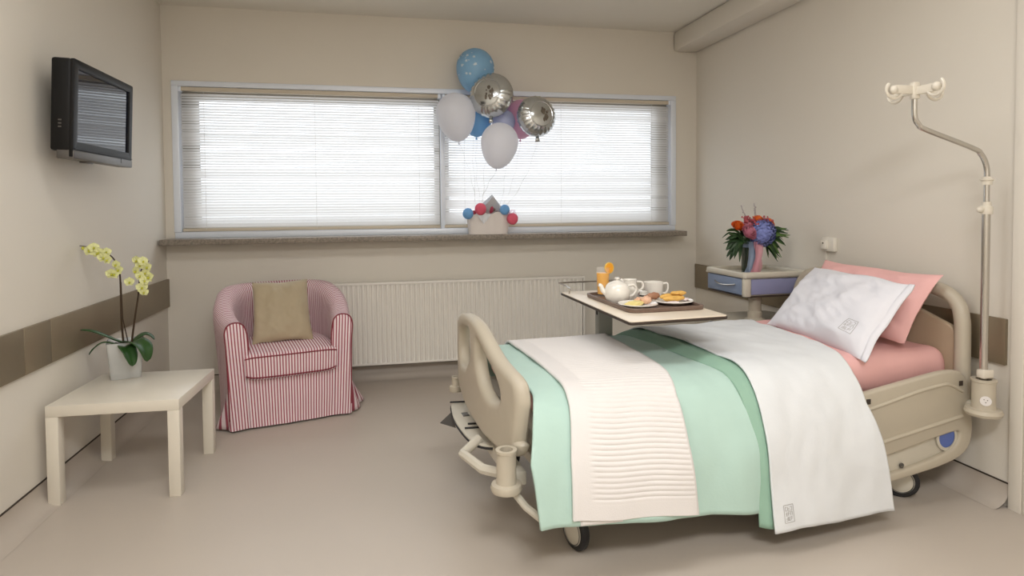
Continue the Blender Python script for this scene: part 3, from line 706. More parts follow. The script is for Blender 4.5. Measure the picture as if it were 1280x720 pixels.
# ------------------------------------------------------------------ breakfast on the overbed table
Z = .8403
def rect(c, ang, sx, sy):
    c = Vector(c); ca, sa = math.cos(ang), math.sin(ang)
    return [(c.x+x*ca-y*sa, c.y+x*sa+y*ca) for x, y in ((-sx, -sy), (sx, -sy), (sx, sy), (-sx, sy))]
tr = thing('serving_tray', 'brown rectangular serving tray on the overbed table', 'tray', (2.755, -2.03, Z), .04)
vs, fs = panel(rc(rect((0, 0), 0, .18, .27), .05), [], .006, .002); MB().add([(x, y, .003+z) for x, y, z in vs], fs).obj('tray_base', 'tray', tr)
vs, fs = panel(rc(rect((0, 0), 0, .192, .282), .055), [rc(rect((0, 0), 0, .180, .270), .05)], .02, .004); MB().add([(x*(1+(z)*.6), y*(1+z*.5), .010+z) for x, y, z in vs], fs).obj('tray_rim', 'tray', tr)
ZT_ = Z+.0062
def G(name, label, cat, x, y, rz=0, z=ZT_, group=None): return thing(name, label, cat, (x, y, z), rz, group)
g = G('juice_glass', 'tall glass of orange juice at the far left end of the tray', 'glass', 2.640, -1.80)
MB().lathe([(0, 0), (.030, 0), (.031, .004), (.036, .15), (.0345, .15), (.029, .010), (0, .010)], seg=28).obj('tumbler', 'glass', g)
MB().lathe([(0, .0105), (.0286, .0105), (.0332, .120), (0, .120)], seg=28).obj('juice', 'juice', g)
R = Matrix.Rotation(PI/2, 3, 'X')
sl = thing('orange_slice', 'round orange slice wedged on the rim of the juice glass', 'fruit', (2.672, -1.806, ZT_+.145), .35)
MB().lathe([(0, -.003), (.026, -.003), (.026, .003), (0, .003)], (0, 0, 0), 24, R).obj('flesh', 'orange', sl)
MB().lathe([(.0255, -.0035), (.030, -.0035), (.030, .0035), (.0255, .0035), (.0255, -.0035)], (0, 0, 0), 24, R).obj('rind', 'rind', sl)
tp = G('teapot', 'white china teapot, the front and biggest of the tray crockery', 'teapot', 2.632, -2.02, -.15)
MB().lathe([(0, 0), (.045, 0), (.056, .012), (.063, .035), (.062, .06), (.054, .082), (.046, .090), (.044, .088), (0, .086)], seg=32).obj('body', 'china', tp)
MB().lathe([(0, .108), (.012, .106), (.03, .099), (.046, .0905), (.046, .088), (0, .088)], seg=28).obj('lid', 'china', tp)
MB().lathe([(.006, .104), (.006, .110), (.013, .113), (.013, .119), (.006, .122), (0, .122)], seg=16).obj('lid_knob', 'china', tp)
MB().tube(spline([(-.050, 0, .040), (-.070, 0, .058), (-.080, 0, .080), (-.092, 0, .086)], 12), [.014-.006*i/12 for i in range(13)], 10).obj('spout', 'china', tp)
MB().tube(spline([(.052, 0, .078), (.082, 0, .082), (.095, 0, .06), (.080, 0, .034), (.056, 0, .025)], 16), .0065, 8).obj('handle', 'china', tp)
cj = G('milk_jug', 'small white china jug half hidden behind the teapot', 'jug', 2.735, -1.93, -.2)
MB().lathe([(0, 0), (.036, 0), (.042, .02), (.040, .055), (.033, .085), (.036, .098), (.034, .098), (.031, .084), (0, .02)], seg=26).obj('body', 'china', cj)
MB().tube(spline([(.034, 0, .085), (.062, 0, .082), (.066, 0, .055), (.038, 0, .028)], 12), .006, 8).obj('handle', 'china', cj)
MB().tube([(-.028, 0, .082), (-.046, 0, .098)], [.012, .007], 8).obj('spout', 'china', cj)
cp = G('tea_cup', 'white china tea cup, rightmost of the tray crockery, handle to the right', 'cup', 2.885, -1.885, -.15)
MB().lathe([(0, 0), (.036, 0), (.045, .008), (.051, .075), (.049, .0755), (.043, .012), (0, .008)], seg=30).obj('body', 'china', cp)
MB().tube(spline([(.048, 0, .064), (.072, 0, .066), (.076, 0, .040), (.066, 0, .018), (.046, 0, .014)], 14), .0055, 8).obj('handle', 'china', cp)
sp = G('jam_pot', 'tiny white pot with a dark band between jug and cup', 'jar', 2.785, -1.985)
MB().lathe([(0, 0), (.017, 0), (.019, .004), (.019, .036), (0, .036)], seg=18).obj('pot', 'china', sp)
MB().lathe([(.0192, .018), (.0196, .018), (.0196, .025), (.0192, .025)], seg=18).obj('band', 'dark', sp)
MB().lathe([(0, .037), (.0185, .037), (.0185, .044), (.008, .046), (0, .046)], seg=18).obj('lid', 'china', sp)
# plates and food
def plate(label, x, y, sx, sy, rz):
    p = G('plate', label, 'plate', x, y, rz, group='plates on the serving tray')
    MB().lathe([(0, 0), (.55, 0), (.72, .004), (1.0, .016), (.985, .019), (.70, .008), (0, .006)], seg=40, sx=sx, sy=sy).obj('dish', 'china', p)
    for v in p.children[0].data.vertices: pass
    return p
plate('white plate of cheese and ham at the near left corner of the tray', 2.668, -2.185, .092, .092, 0)
plate('white plate of bread rolls at the right of the tray', 2.868, -2.135, .098, .098, 0)
ZP = ZT_+.009
def slab(name, label, cat, x, y, rz, d, m, z=ZP, bev=.003, group=None):
    b = MB(); b.box((0, 0, d[2]/2), d, bev); o = b.obj(name, m, loc=(x, y, z), rotz=rz); return tag(o, label, cat, group)
for i, lab in enumerate(('bottom slice of the fanned pale cheese on the left plate', 'second slice from the bottom of the fanned pale cheese', 'third slice from the bottom of the fanned pale cheese', 'top slice of the fanned pale cheese on the left plate')):
    slab('cheese_slice', lab, 'cheese', 2.632+.012*i, -2.205+.010*i, .5+.06*i, (.075, .055, .006), 'cheese', ZP+.003*i+.001, .0015, 'cheese slices on the left plate')
def roll(name, label, cat, x, y, z, rz, L, r, m, curl=0, lump=.12, sd=1, group=None):
    b = MB()
    def P(a, t):
        s = 2*a-1; R_ = r*(max(0, 1-abs(s)**2.5))**.5; an = 2*PI*t
        k = 1+lump*noise.noise((s*4+sd, math.cos(an)*1.5, math.sin(an)*1.5))
        return (s*L/2, curl*s*s+R_*k*math.cos(an), r+R_*k*math.sin(an)*.85)
    b.grid(P, 18, 14, cv=True); o = b.obj(name, m, loc=(x, y, z), rotz=rz, angle=60); return tag(o, label, cat, group or {'ham': 'ham rolls on the left plate', 'bread': 'bread on the right plate'}[cat])
roll('ham_roll', 'rolled slice of pink ham at the right of the cheese plate', 'ham', 2.715, -2.175, ZP, .3, .055, .020, 'ham', 0, .5, 2)
roll('ham_roll', 'second rolled ham slice, behind the first on the cheese plate', 'ham', 2.700, -2.135, ZP, .1, .055, .015, 'ham', .004, .5, 5)
roll('bread_roll', 'dark brown bread roll at the left of the rolls plate', 'bread', 2.795, -2.08, ZP+.004, .35, .085, .019, 'brownroll', .006, .3, 3)
roll('pastry_stick', 'long golden pastry stick, front one on the rolls plate', 'bread', 2.873, -2.145, ZP+.002, .12, .125, .015, 'crust', .006, .3, 7)
roll('pastry_stick', 'long golden pastry stick, rear one on the rolls plate', 'bread', 2.873, -2.105, ZP+.004, .05, .125, .017, 'crust', -.006, .3, 9)
roll('pastry_stick', 'short golden pastry lying on top of the two long ones', 'bread', 2.905, -2.125, ZP+.026, -.1, .08, .013, 'crust', .004, .35, 11)
slab('butter_pat', 'small pale wrapped butter at the front of the rolls plate', 'butter', 2.845, -2.19, .1, (.045, .03, .008), 'butter', ZP+.002, .002, 'butter pats on the right plate')
slab('butter_pat', 'small white wrapped butter at the right edge of the rolls plate', 'butter', 2.935, -2.125, .5, (.03, .03, .012), 'butter', ZP+.003, .002, 'butter pats on the right plate')

# ------------------------------------------------------------------ striped tub armchair
ch = thing('armchair', 'red and white striped tub armchair with a skirted cover', 'armchair', (.963, -.90, 0), math.radians(15.9))
def path(t):
    """centre line of arms and back, t in 0..1 from left arm front round the back to right arm front."""
    pts = [(-.302, .0), (-.318, .10), (-.335, .22), (-.335, .33), (-.315, .44), (-.265, .535), (-.18, .595), (-.09, .62), (0, .627)]
    pts += [(-x, y) for x, y in pts[-2::-1]]
    return cr([(x, y, 0) for x, y in pts], (len(pts)-1)*t)
NT = 96
pl = [0]
for i in range(NT): pl.append(pl[-1]+(path((i+1)/NT)-path(i/NT)).length)
def hgt(y): return .640+.165*sstep(.02, .56, y)
SEC = [(.082, .012), (.074, .12), (.066, .28), (.062, -.17), (.062, -.10), (.059, -.055), (.047, -.022), (.026, -.005), (0, 0), (-.026, -.005), (-.047, -.024), (-.058, -.06), (-.062, -.12), (-.060, -.20), (-.058, .30), (-.058, .05)]
def shell(t, k):
    p = path(t); d = (path(min(t+.004, 1))-path(max(t-.004, 0))).normalized(); n = Vector((-d.y, d.x, 0))
    o, z = SEC[k]; h = hgt(p.y); z = h+z if (z <= 0) else z
    back = sstep(.25, .6, p.y)
    q = p+n*o*(1+.25*back*(1 if o < 0 else 0)); q.y += .05*back*(z-.4)*(1 if z > .4 else .3)
    q += n*.006*noise.noise((p.x*6, p.y*6, z*7))
    return Vector((q.x, q.y, z))
if True:
    b = MB(); K = len(SEC); vv = 0
    b.grid(lambda a, t: shell(a, round(t*(K-1))), NT, K-1, uv=lambda a, t: (pl[round(a*NT)], t))
    # make sure the outer side is the +o side
    b.obj('tub_shell', 'stripe', ch, angle=70)
for t, s in ((0, -1), (1, 1)):
    ring = [shell(t, k) for k in range(len(SEC))]
    ring = spline(ring, 48); ring[0].z = .012; ring.append(Vector((ring[-1].x, ring[-1].y, .012)))
    cx = sum(p.x for p in ring)/len(ring)
    b = MB(); n = len(ring)
    vs = [(p.x, p.y-.006, p.z) for p in ring]+[(cx+(p.x-cx)*.8, p.y-.016, p.z if p.z < .05 else p.z-.012) for p in ring]
    uv = [(v[0], v[2]) for v in vs]
    fs = [(i, (i+1) % n, n+(i+1) % n, n+i) for i in range(n-1)]+[tuple(n+i for i in range(n))]
    b.add(vs, fs, uv); b.obj('arm_front', 'stripe', ch, angle=50)
    MB().tube([(p.x, p.y-.008, p.z) for p in ring[:-1] if p.z > .06], .0042, 6).obj('arm_piping', 'piping', ch)
# seat base, front panel, cushion
b = MB(); b.grid(lambda a, t: ((a-.5)*.52, -.012-.010*math.cos((a-.5)*PI)+.006*noise.noise((a*6, t*3, 2)), .012+t*.31), 40, 10, uv=lambda a, t: ((a-.5)*.52+.003, t))
b.obj('front_panel', 'stripe', ch)
b = MB(); b.box2((-.25, -.0, .02), (.25, .55, .32), .01); b.obj('seat_base', 'pillow_white', ch)
def cush(a, t):
    # closed cross-section along depth, a across the width
    x = (a-.5); w = .535
    pr = [(.50, .315), (-.0, .300), (-.040, .306), (-.048, .322), (-.050, .415), (-.042, .437), (0, .452), (.25, .466), (.50, .455)]
    p = cr([(y, z, 0) for y, z in pr], (len(pr)-1)*t); e = (1-abs(2*x)**8)
    z = .385+(p.y-.385)*(.80+.20*e)
    return (x*w*(1 if p.x < .2 else 1-.25*(p.x-.2)), p.x+.012*(abs(2*x)**3)+.004*noise.noise((a*5, t*4, 1)), z+.022*(x*0))
b = MB(); b.grid(cush, 44, 40, uv=lambda a, t: ((a-.5)*.535+.001, t))
for a in (0, 1):
    vs = [cush(a, j/40) for j in range(41)]; b.add(vs, [tuple(range(41))], [(v[1], v[2]) for v in vs])
cu = b.obj('seat_cushion', 'stripe', ch, angle=60)
def at_t(t): return [Vector(cush(i/30, t)) for i in range(31)]
MB().tube([(p.x, p.y-.002, p.z) for p in at_t(4.6/8)], .004, 6).obj('cushion_piping', 'piping', cu)
MB().tube([(p.x, p.y-.004, p.z) for p in at_t(2.5/8)], .004, 6).obj('cushion_piping', 'piping', cu)
# kick pleats where the skirt opens at the corners
def pleat(x0, y0, dx, dy, uvx):
    b = MB()
    def P(a, t):
        f = (1-t)**1.5
        return (x0+dx*math.sin(PI*a*.8)*f+.01*f*math.sin(a*9), y0+dy*a*(.35+.65*f), .012+t*.25)
    b.grid(P, 10, 8, uv=lambda a, t: (uvx+a*.09*(1-t)+.02, t)); o = b.obj('skirt_pleat', 'stripe', ch)
    md = o.modifiers.new('thickness', 'SOLIDIFY'); md.thickness = .004
pleat(-.372, .0, -.085, .15, .2); pleat(.375, .0, .10, .13, .7); pleat(.392, .12, .15, .17, .4)
for x in (-.27, .27):
    for y in (.05, .53): MB().box((x, y, .006), (.05, .05, .0125), .002).obj('foot', 'dark', ch)
# the cover narrows towards the floor and leans back a little
for q in list(ch.children)+[k for q in ch.children for k in q.children]:
    if q.name.startswith('foot'): continue
    for v in q.data.vertices:
        f = min(v.co.z, .66)/.66; v.co.x *= .925+.125*f; v.co.y += .045*f
# scatter cushion
cR = RZ(math.radians(15.9)); cO = Vector((.963, -.90, 0))
cs = [cO+cR @ Vector(p) for p in ((-.205, .22, .462), (.165, .20, .462), (.165, .40, .835), (-.18, .42, .835))]
o, _, _ = pillow(cs, .06, 'scatter_cushion', 'cushion', 'square beige cushion standing on the striped armchair seat', 3.0, n=34, bed_co=False, wr=.006, cat='cushion', edge=.05)

# ------------------------------------------------------------------ orchid on the side table
orc = thing('potted_orchid', 'lime flowered orchid in a square frosted pot on the white side table', 'plant', (.195, -1.315, .4501), .32)
b = MB()
def sq(a, h, r=.012, n=4): return [tuple(p) for p in rc([(-a, -a), (a, -a), (a, a), (-a, a)], r, n)]
lv = [(.066, 0), (.068, .004), (.082, .188), (.078, .188), (.074, .160), (0.001, .160)]
vs = []; fs = []; m_ = len(sq(.05, 0))
for a, z in lv: vs += [(x, y, z) for x, y in sq(a, 0, min(.014, a*.5))]
for i in range(len(lv)-1):
    for k in range(m_): fs.append((i*m_+k, i*m_+(k+1) % m_, (i+1)*m_+(k+1) % m_, (i+1)*m_+k))
fs.append(tuple(range(m_))[::-1]); b.add(vs, fs); b.obj('pot', 'pot', orc, angle=35)
b = MB(); b.grid(lambda a, t: ((a-.5)*.146, (t-.5)*.146, .163+.012*noise.noise((a*9, t*9, 2))), 16, 16); b.obj('potting_bark', 'moss', orc)
def oleaf(pts, wd, name='leaf', m='leaf'):
    pts = spline([Vector(p) for p in pts], 16); b = MB()
    def P(a, t):
        i = min(int(a*16), 15); p = pts[i]+(pts[min(i+1, 16)]-pts[i])*(a*16-i); d = (pts[min(i+1, 16)]-pts[max(i-1, 0)]).normalized()
        side = d.cross(Vector((0, 0, 1))); side = side.normalized() if side.length > .05 else Vector((1, 0, 0))
        w = wd*(math.sin(PI*min(1, a*.93+.07))**.6); s = 2*t-1; up = side.cross(d)
        return p+side*s*w+up*abs(s)*w*.35
    b.grid(P, 16, 6); o = b.obj(name, m, orc, angle=60); md = o.modifiers.new('thickness', 'SOLIDIFY'); md.thickness = .003; return o
R0 = RZ(-.32); OL = Vector((.195, -1.315, .4501))
def ol(x, y, z): return R0 @ (Vector((x, y, z))-OL)
oleaf([ol(.20, -1.33, .62), ol(.13, -1.36, .665), ol(.07, -1.38, .70), ol(.02, -1.39, .715)], .024)
oleaf([ol(.19, -1.36, .62), ol(.12, -1.37, .642), ol(.08, -1.38, .622), ol(.05, -1.38, .585)], .011)
oleaf([ol(.22, -1.35, .62), ol(.26, -1.39, .64), ol(.315, -1.42, .615), ol(.335, -1.43, .545)], .050)
oleaf([ol(.21, -1.38, .62), ol(.235, -1.42, .62), ol(.26, -1.44, .58), ol(.275, -1.45, .53)], .038)
oleaf([ol(.22, -1.28, .62), ol(.27, -1.25, .65), ol(.31, -1.24, .62)], .03)
st1 = [ol(.185, -1.31, .61), ol(.178, -1.31, .75), ol(.178, -1.31, .95), ol(.172, -1.315, 1.02), ol(.145, -1.32, 1.075), ol(.10, -1.325, 1.11), ol(.06, -1.33, 1.125), ol(.005, -1.335, 1.135)]
st2 = [ol(.225, -1.32, .61), ol(.24, -1.32, .72), ol(.262, -1.32, .86), ol(.272, -1.32, .95), ol(.282, -1.325, 1.00), ol(.305, -1.33, 1.035), ol(.325, -1.335, 1.05)]
for s in (st1, st2): MB().tube(spline(s, 40), [.0052-.0032*i/40 for i in range(41)], 8).obj('flower_stem', 'stem', orc)
MB().tube([ol(.205, -1.30, .61), ol(.182, -1.305, .75), ol(.18, -1.308, .94)], .003, 6).obj('support_cane', 'stem', orc)
# one blossom, five petals and a lip, then copies
def blossom():
    b = MB()
    for k, (an, L, w) in enumerate(((PI/2, .030, .013), (PI/2+1.15, .030, .019), (PI/2-1.15, .030, .019), (PI/2+2.45, .028, .012), (PI/2-2.45, .028, .012))):
        def P(a, t):
            r = a*L; ww = w*math.sin(PI*min(1, .08+a*.9))**.7*(2*t-1); y = -.006*a+.010*a*a-.004*(2*t-1)**2
            return (r*math.cos(an)-ww*math.sin(an), y, r*math.sin(an)+ww*math.cos(an))
        b.grid(P, 6, 4)
    return b
fl0 = None
def put_flower(p, yaw, tilt, sc):
    global fl0
    if fl0 is None:
        fl0 = blossom().obj('blossom', 'petal', orc, angle=80); lip = MB(); lip.ball((0, -.008, -.004), (.006, .009, .008), 8); l0 = lip.obj('lip', 'lip', fl0); f = fl0
    else:
        f = dup(fl0); dup(fl0.children[0], parent=f)
    f.location = p; f.rotation_euler = (tilt, 0, yaw); f.scale = (sc, sc, sc)
rr = random.Random(4)
for x, y, z in ((.165, -1.34, .985), (.182, -1.335, 1.005), (.150, -1.345, .99), (.172, -1.34, 1.035), (.135, -1.345, 1.06), (.115, -1.345, 1.075), (.125, -1.33, 1.10), (.095, -1.345, 1.10), (.075, -1.35, 1.125), (.085, -1.34, 1.095), (.055, -1.345, 1.11)):
    put_flower(ol(x, y, z), -.32+rr.uniform(-.5, .5), rr.uniform(-.3, .4), rr.uniform(.72, 1.0))
for x, y, z in ((.232, -1.345, .945), (.29, -1.345, .915), (.305, -1.35, .95), (.285, -1.35, .975), (.31, -1.345, .99), (.265, -1.345, 1.0), (.285, -1.345, 1.03), (.30, -1.35, 1.05), (.32, -1.345, 1.02), (.27, -1.345, 1.055), (.30, -1.345, .89), (.325, -1.34, .965)):
    put_flower(ol(x, y, z), -.32+rr.uniform(-.6, .6), rr.uniform(-.3, .4), rr.uniform(.75, 1.02))
for x, z in ((.045, 1.118), (.02, 1.122)): MB().ball(ol(x, -1.335, z), (.008, .007, .010), 8).obj('bud', 'lip', orc)

# ------------------------------------------------------------------ bouquet in a dark glass vase on the bedside cabinet
VX, VY, VZ = 3.84, -1.275, .8782
va = thing('flower_vase', 'dark glass cylinder vase with blue and pink ribbon on the bedside cabinet', 'vase', (VX, VY, VZ))
MB().lathe([(0, 0), (.052, 0), (.056, .004), (.056, .185), (.052, .185), (.052, .01), (0, .01)], seg=28).obj('vase_body', 'water', va)
def ribbon(name, m, x0, x1, ph, dy):
    def P(a, t):
        z = .205-.205*a; w = .030*(1+.3*math.sin(a*6+ph)); tw = .5*math.sin(a*5+ph)
        s = 2*t-1
        return (x0+(x1-x0)*a+s*w*math.cos(tw), -.064-dy-.018*math.sin(a*3)+s*w*math.sin(tw)*.5-.003*math.cos(t*9), z)
    b = MB(); b.grid(P, 28, 8); b.obj(name, m, va, angle=80)
ribbon('blue_ribbon', 'ribbon_b', -.025, -.062, .6, 0); ribbon('pink_ribbon', 'ribbon_p', .0, -.010, 2.4, .012); ribbon('pink_ribbon', 'ribbon_p', .012, -.030, 1.0, .02); ribbon('blue_ribbon', 'ribbon_b', -.035, -.035, 3.0, -.006)
b = MB(); b.lathe([(.0565, .165), (.059, .168), (.059, .188), (.0565, .190)], seg=28); b.obj('ribbon_band', 'ribbon_b', va)
bq = thing('flower_bouquet', 'bouquet of blue hydrangea, orange roses and dark leaves in the vase', 'flowers', (VX, VY, VZ+.205)); bq.scale = (1.17, 1.1, 1.17)
rb = random.Random(11)
def floret_ball(name, c, r, m, n, pw, par, flat=.8):
    b = MB()
    for i in range(n):
        z = 1-2*(i+.5)/n; a = i*2.399963; q = Vector((math.sqrt(1-z*z)*math.cos(a), math.sqrt(1-z*z)*math.sin(a), z)); q = Vector((q.x*r, q.y*r*flat, q.z*r))
        nn = q.normalized(); t1 = nn.orthogonal().normalized(); t2 = nn.cross(t1); ro = rb.uniform(0, 6)
        for k in range(4):
            an = ro+k*PI/2; d = t1*math.cos(an)+t2*math.sin(an); s_ = nn.cross(d); p = q*(1+rb.uniform(-.10, .14))
            L = pw*rb.uniform(.8, 1.15)
            b.add([p, p+d*L*.55+s_*L*.42+nn*.004, p+d*L-nn*.002, p+d*L*.55-s_*L*.42+nn*.004], [(0, 1, 2, 3)])
    b.ball((0, 0, 0), (r*.8, r*.8*flat, r*.8), 14)
    return b.obj(name, m, par, loc=c, angle=20, weld=False)
floret_ball('hydrangea', (.035, -.06, .045), .066, 'hydrangea', 260, .0145, bq)
def rose(name, c, r, m, yaw, tilt):
    b = MB()
    for ring, (n, rad, hh) in enumerate(((3, .35, .95), (4, .6, .85), (5, .85, .65), (6, 1.0, .4))):
        for k in range(n):
            a0 = 2*PI*k/n+ring*.7
            def P(a, t):
                an = a0+(a-.5)*2*PI/n*1.5; R_ = r*rad*(.45+.55*math.sin(PI*.5*t)+.12*t*t*ring*.3); return (R_*math.cos(an), R_*math.sin(an), r*(-.5+t*(hh+.4)-.10*t*t*ring*.5*(1+abs(a-.5)*2)))
            b.grid(P, 5, 4)
    o = b.obj(name, m, bq, loc=c, angle=70); o.rotation_euler = (tilt, 0, yaw); return o
rose('rose', (-.105, -.045, .085), .033, 'rose', 0, .7); rose('rose', (.025, -.03, .115), .032, 'rose', 1, .6); rose('rose', (.10, -.01, .095), .034, 'rose', 2, .7)
rose('rose', (.075, .03, .10), .03, 'rose', .5, .3); rose('peony', (-.062, -.085, .050), .042, 'peony', .4, .9); rose('peony', (-.04, -.03, .07), .04, 'peony', 1.4, .6); rose('peony', (.01, .0, .095), .03, 'peony', 2.4, .5)
for c in ((-.055, -.05, .115), (.055, -.045, .118), (-.015, -.07, .10), (.07, -.05, .105), (-.03, -.03, .125)):
    b = MB()
    for i in range(16): b.ball((rb.gauss(0, .012), rb.gauss(0, .012), rb.gauss(0, .011)), rb.uniform(.005, .008), 6)
    b.obj('berry_cluster', 'berry', bq, loc=c)
def blade(base, tip, w, m, droop):
    base, tip = Vector(base), Vector(tip); mid = (base+tip)/2+Vector((0, 0, droop)); pts = spline([base, mid, tip], 8); b = MB()
    def P(a, t):
        i = min(int(a*8), 7); p = pts[i]+(pts[i+1]-pts[i])*(a*8-i); d = (pts[i+1]-pts[i]).normalized(); s_ = d.cross(Vector((.2, -.7, .6))).normalized()
        return p+s_*(2*t-1)*w*math.sin(PI*min(1, .06+a*.93))+d.cross(s_)*abs(2*t-1)*w*.3
    b.grid(P, 8, 2); return b.obj('leaf', m, bq, angle=60)
for sx, m in ((-1, 'leaf2'), (1, 'leaf2'), (1, 'leaf3')):
    for i in range(24):
        an = rb.uniform(-1.25, .55) if sx < 0 else rb.uniform(-1.2, .5)
        L = rb.uniform(.10, .145)
        blade((sx*rb.uniform(.04, .075), -.03+rb.uniform(-.04, .03), rb.uniform(-.01, .05)), (sx*(.065+L*math.cos(an)*.85), -.045+rb.uniform(-.05, .05), .015+L*math.sin(an)), rb.uniform(.009, .015), m, .02)
for i in range(12): blade((rb.uniform(-.05, .05), rb.uniform(-.05, .03), -.01), (rb.uniform(-.09, .11), rb.uniform(-.08, .06), rb.uniform(.03, .09)), .016, 'leaf2', .03)
blade((.09, 0, .02), (.20, -.01, .0), .004, 'leaf2', .03); blade((-.09, -.02, .03), (-.185, -.02, .02), .005, 'leaf2', .025)
for pts in ([(-.01, 0, .07), (-.035, 0, .14), (-.062, -.005, .195)], [(.02, .0, .08), (.03, 0, .15), (.022, 0, .205)]):
    b = MB(); P_ = spline(pts, 14); b.tube(P_, .0025, 6)
    for p in P_[4:]: b.ball(p+Vector((rb.uniform(-.006, .006), 0, 0)), .0048, 6)
    b.obj('silver_twig', 'twig', bq)
b = MB()
for i in range(12): b.tube([(rb.uniform(-.035, .035), rb.uniform(-.035, .035), -.175), (rb.uniform(-.035, .035), rb.uniform(-.03, .03), .03)], .0035, 6)
b.obj('cut_stems', 'leaf2', bq)

# ------------------------------------------------------------------ gift basket and balloons on the sill
SY = -.10; SZ = 1.1051
gb = thing('gift_basket', 'white wrapped gift basket with coloured pompoms on the sill below the balloons', 'basket', (2.327, SY, SZ), 0); gb.scale = (1.2, 1.05, 1.25)
def bk(a, t):
    an = 2*PI*a; r = 1+.10*t; n = 4; c_, s_ = math.cos(an), math.sin(an); e = (abs(c_)**n+abs(s_)**n)**(-1/n)
    k = 1+.025*math.sin(an*17)*t+.03*noise.noise((c_*3, s_*3, t*3))
    return (.125*c_*e*r*k, .07*s_*e*r*k, .13*t+.008*math.sin(an*9)*t)
b = MB(); b.grid(bk, 96, 8, cu=True); b.add([bk(i/96, 0) for i in range(96)], [tuple(range(96))]); b.add([(x*.97, y*.97, .105) for x, y, z in [bk(i/96, 1) for i in range(96)]], [tuple(range(96))]); b.obj('basket_body', 'wrap', gb)
b = MB()
b.add([(-.06, -.02, .13), (.11, -.03, .12), (.115, .02, .14), (.030, .02, .245), (-.07, .03, .16), (.03, -.03, .235)], [(0, 1, 5), (1, 2, 3, 5), (0, 5, 3, 4)])
o = b.obj('cellophane_peak', 'cello', gb, angle=10); md = o.modifiers.new('thickness', 'SOLIDIFY'); md.thickness = .002
b = MB()
def lace(a, t): return (-.09+.10*a, -.083-.004*math.sin(a*22), .128-.06*t*(1-abs(2*a-1))-.004)
b.grid(lace, 16, 6); b.obj('lace_flap', 'sheet', gb)
rs = random.Random(3)
for i in range(14):
    b = MB(); p = (rs.uniform(-.09, .075), rs.uniform(-.04, .035), .125+rs.uniform(0, .03)); b.ball((0, 0, 0), (rs.uniform(.014, .022), .012, .014), 8)
    o = b.obj('wrapped_sweet', 'choc' if i % 2 else 'choc2', gb, loc=p); o.rotation_euler = (rs.uniform(0, 3), rs.uniform(0, 3), 0)
for x, z, m, l, r in ((-.142, .128, 'pom_b', 'blue pompom', .034), (-.062, .155, 'pom_r', 'red pompom', .037), (.095, .150, 'pom_b', 'blue pompom', .032), (.145, .093, 'pom_r', 'red pompom', .036)):
    b = MB()
    def P(a, t):
        th, ph = PI*t, 2*PI*a; q = Vector((math.sin(th)*math.cos(ph), math.sin(th)*math.sin(ph), math.cos(th))); return q*r*(1+.05*noise.noise(q*7))
    b.grid(P, 20, 12, cu=True); o = b.obj('pompom', m, gb, loc=(x, -.085, z)); o['label'] = l
b = MB()
for i in range(9):
    x = rs.uniform(.08, .17); b.tube(spline([(x, -.06, .12), (x+rs.uniform(-.02, .04), -.07, .15), (x+rs.uniform(-.03, .03), -.075, .10)], 8), .0012, 4)
b.obj('curled_ribbon', 'bal_pink', gb)
def string(o, a, bpt, sag, n=18):
    a, bpt = Vector(a), Vector(bpt); pts = [a.lerp(bpt, i/n)+Vector((sag*math.sin(PI*i/n)+.006*math.sin(i*1.1), .004*math.cos(i*.9), 0)) for i in range(n+1)]
    return MB().tube(pts, .0011, 4).obj('string', 'cord', o)
def balloon(label, c, r, m, tie, ax=0, ay=0, stretch=1.25, prints=0, sag=.02):
    """latex balloon; c: middle; tie: where its string ends (world)."""
    o = thing('balloon', label, 'balloon', c, 0, 'balloons floating above the gift basket')
    pr = []
    for i in range(21):
        th = PI*i/20; z = -math.cos(th); rad = math.sin(th); z = z*r if z > 0 else z*r*stretch*1.08; rad *= r*(1 if i >= 10 else (1-.10*(1-i/10)**1.0))
        pr.append((max(rad, .004), z))
    Rm = Matrix.Rotation(ay, 3, 'Y') @ Matrix.Rotation(ax, 3, 'X')
    MB().lathe(pr, (0, 0, 0), 36, Rm).obj('latex_skin', m, o)
    zb = -r*stretch*1.08
    MB().lathe([(.003, zb+.006), (.006, zb-.002), (.004, zb-.007), (.010, zb-.018), (.008, zb-.019), (0, zb-.010)], (0, 0, 0), 12, Rm).obj('knot', m, o)
    k = Rm @ Vector((0, 0, zb-.01)); string(o, k, Vector(tie)-Vector(c), sag)
    rp = random.Random(prints)
    if prints:
        b = MB()
        for i in range(prints):
            an = rp.uniform(3.3, 4.6) if i % 3 else rp.uniform(5.0, 6.0); z = rp.uniform(-.45, .6); q = Vector((math.sqrt(1-z*z)*math.cos(an), math.sqrt(1-z*z)*math.sin(an), z))*r*1.003
            if q.z < 0: q.z *= 1.25
            q = Vector((q.x, q.y, q.z)); nn = q.normalized(); t1 = nn.orthogonal().normalized(); t2 = nn.cross(t1); s_ = rp.uniform(.006, .016)
            pts_ = [q+(t1*math.cos(k_*PI/5)+t2*math.sin(k_*PI/5))*s_*(1 if k_ % 2 else .45)+nn*.0012 for k_ in range(10)]
            b.add([Rm @ p for p in pts_], [tuple(range(10))])
        b.obj('star_print', 'print', o)
    return o
bx, bz = 2.327, SZ+.14
def tie(dx, dz=0): return (bx+dx, SY-.02, bz+dz+.02)
def px(x, z, y): return (x, y, z)
balloon('light blue balloon with white printed stars, highest of the bunch', (2.226, -.17, 2.37), .144, 'bal_blue', tie(-.09), 0, .05, 1.25, 26, -.02)
balloon('white balloon at the left of the bunch, over the window mullion', (2.062, -.27, 2.012), .146, 'bal_white', tie(-.10), 0, -.10, 1.36, 0, .03)
balloon('white balloon hanging lowest and in front, below the silver ones', (2.372, -.365, 1.795), .138, 'bal_white', tie(-.08), .05, .12, 1.36, 0, -.02)
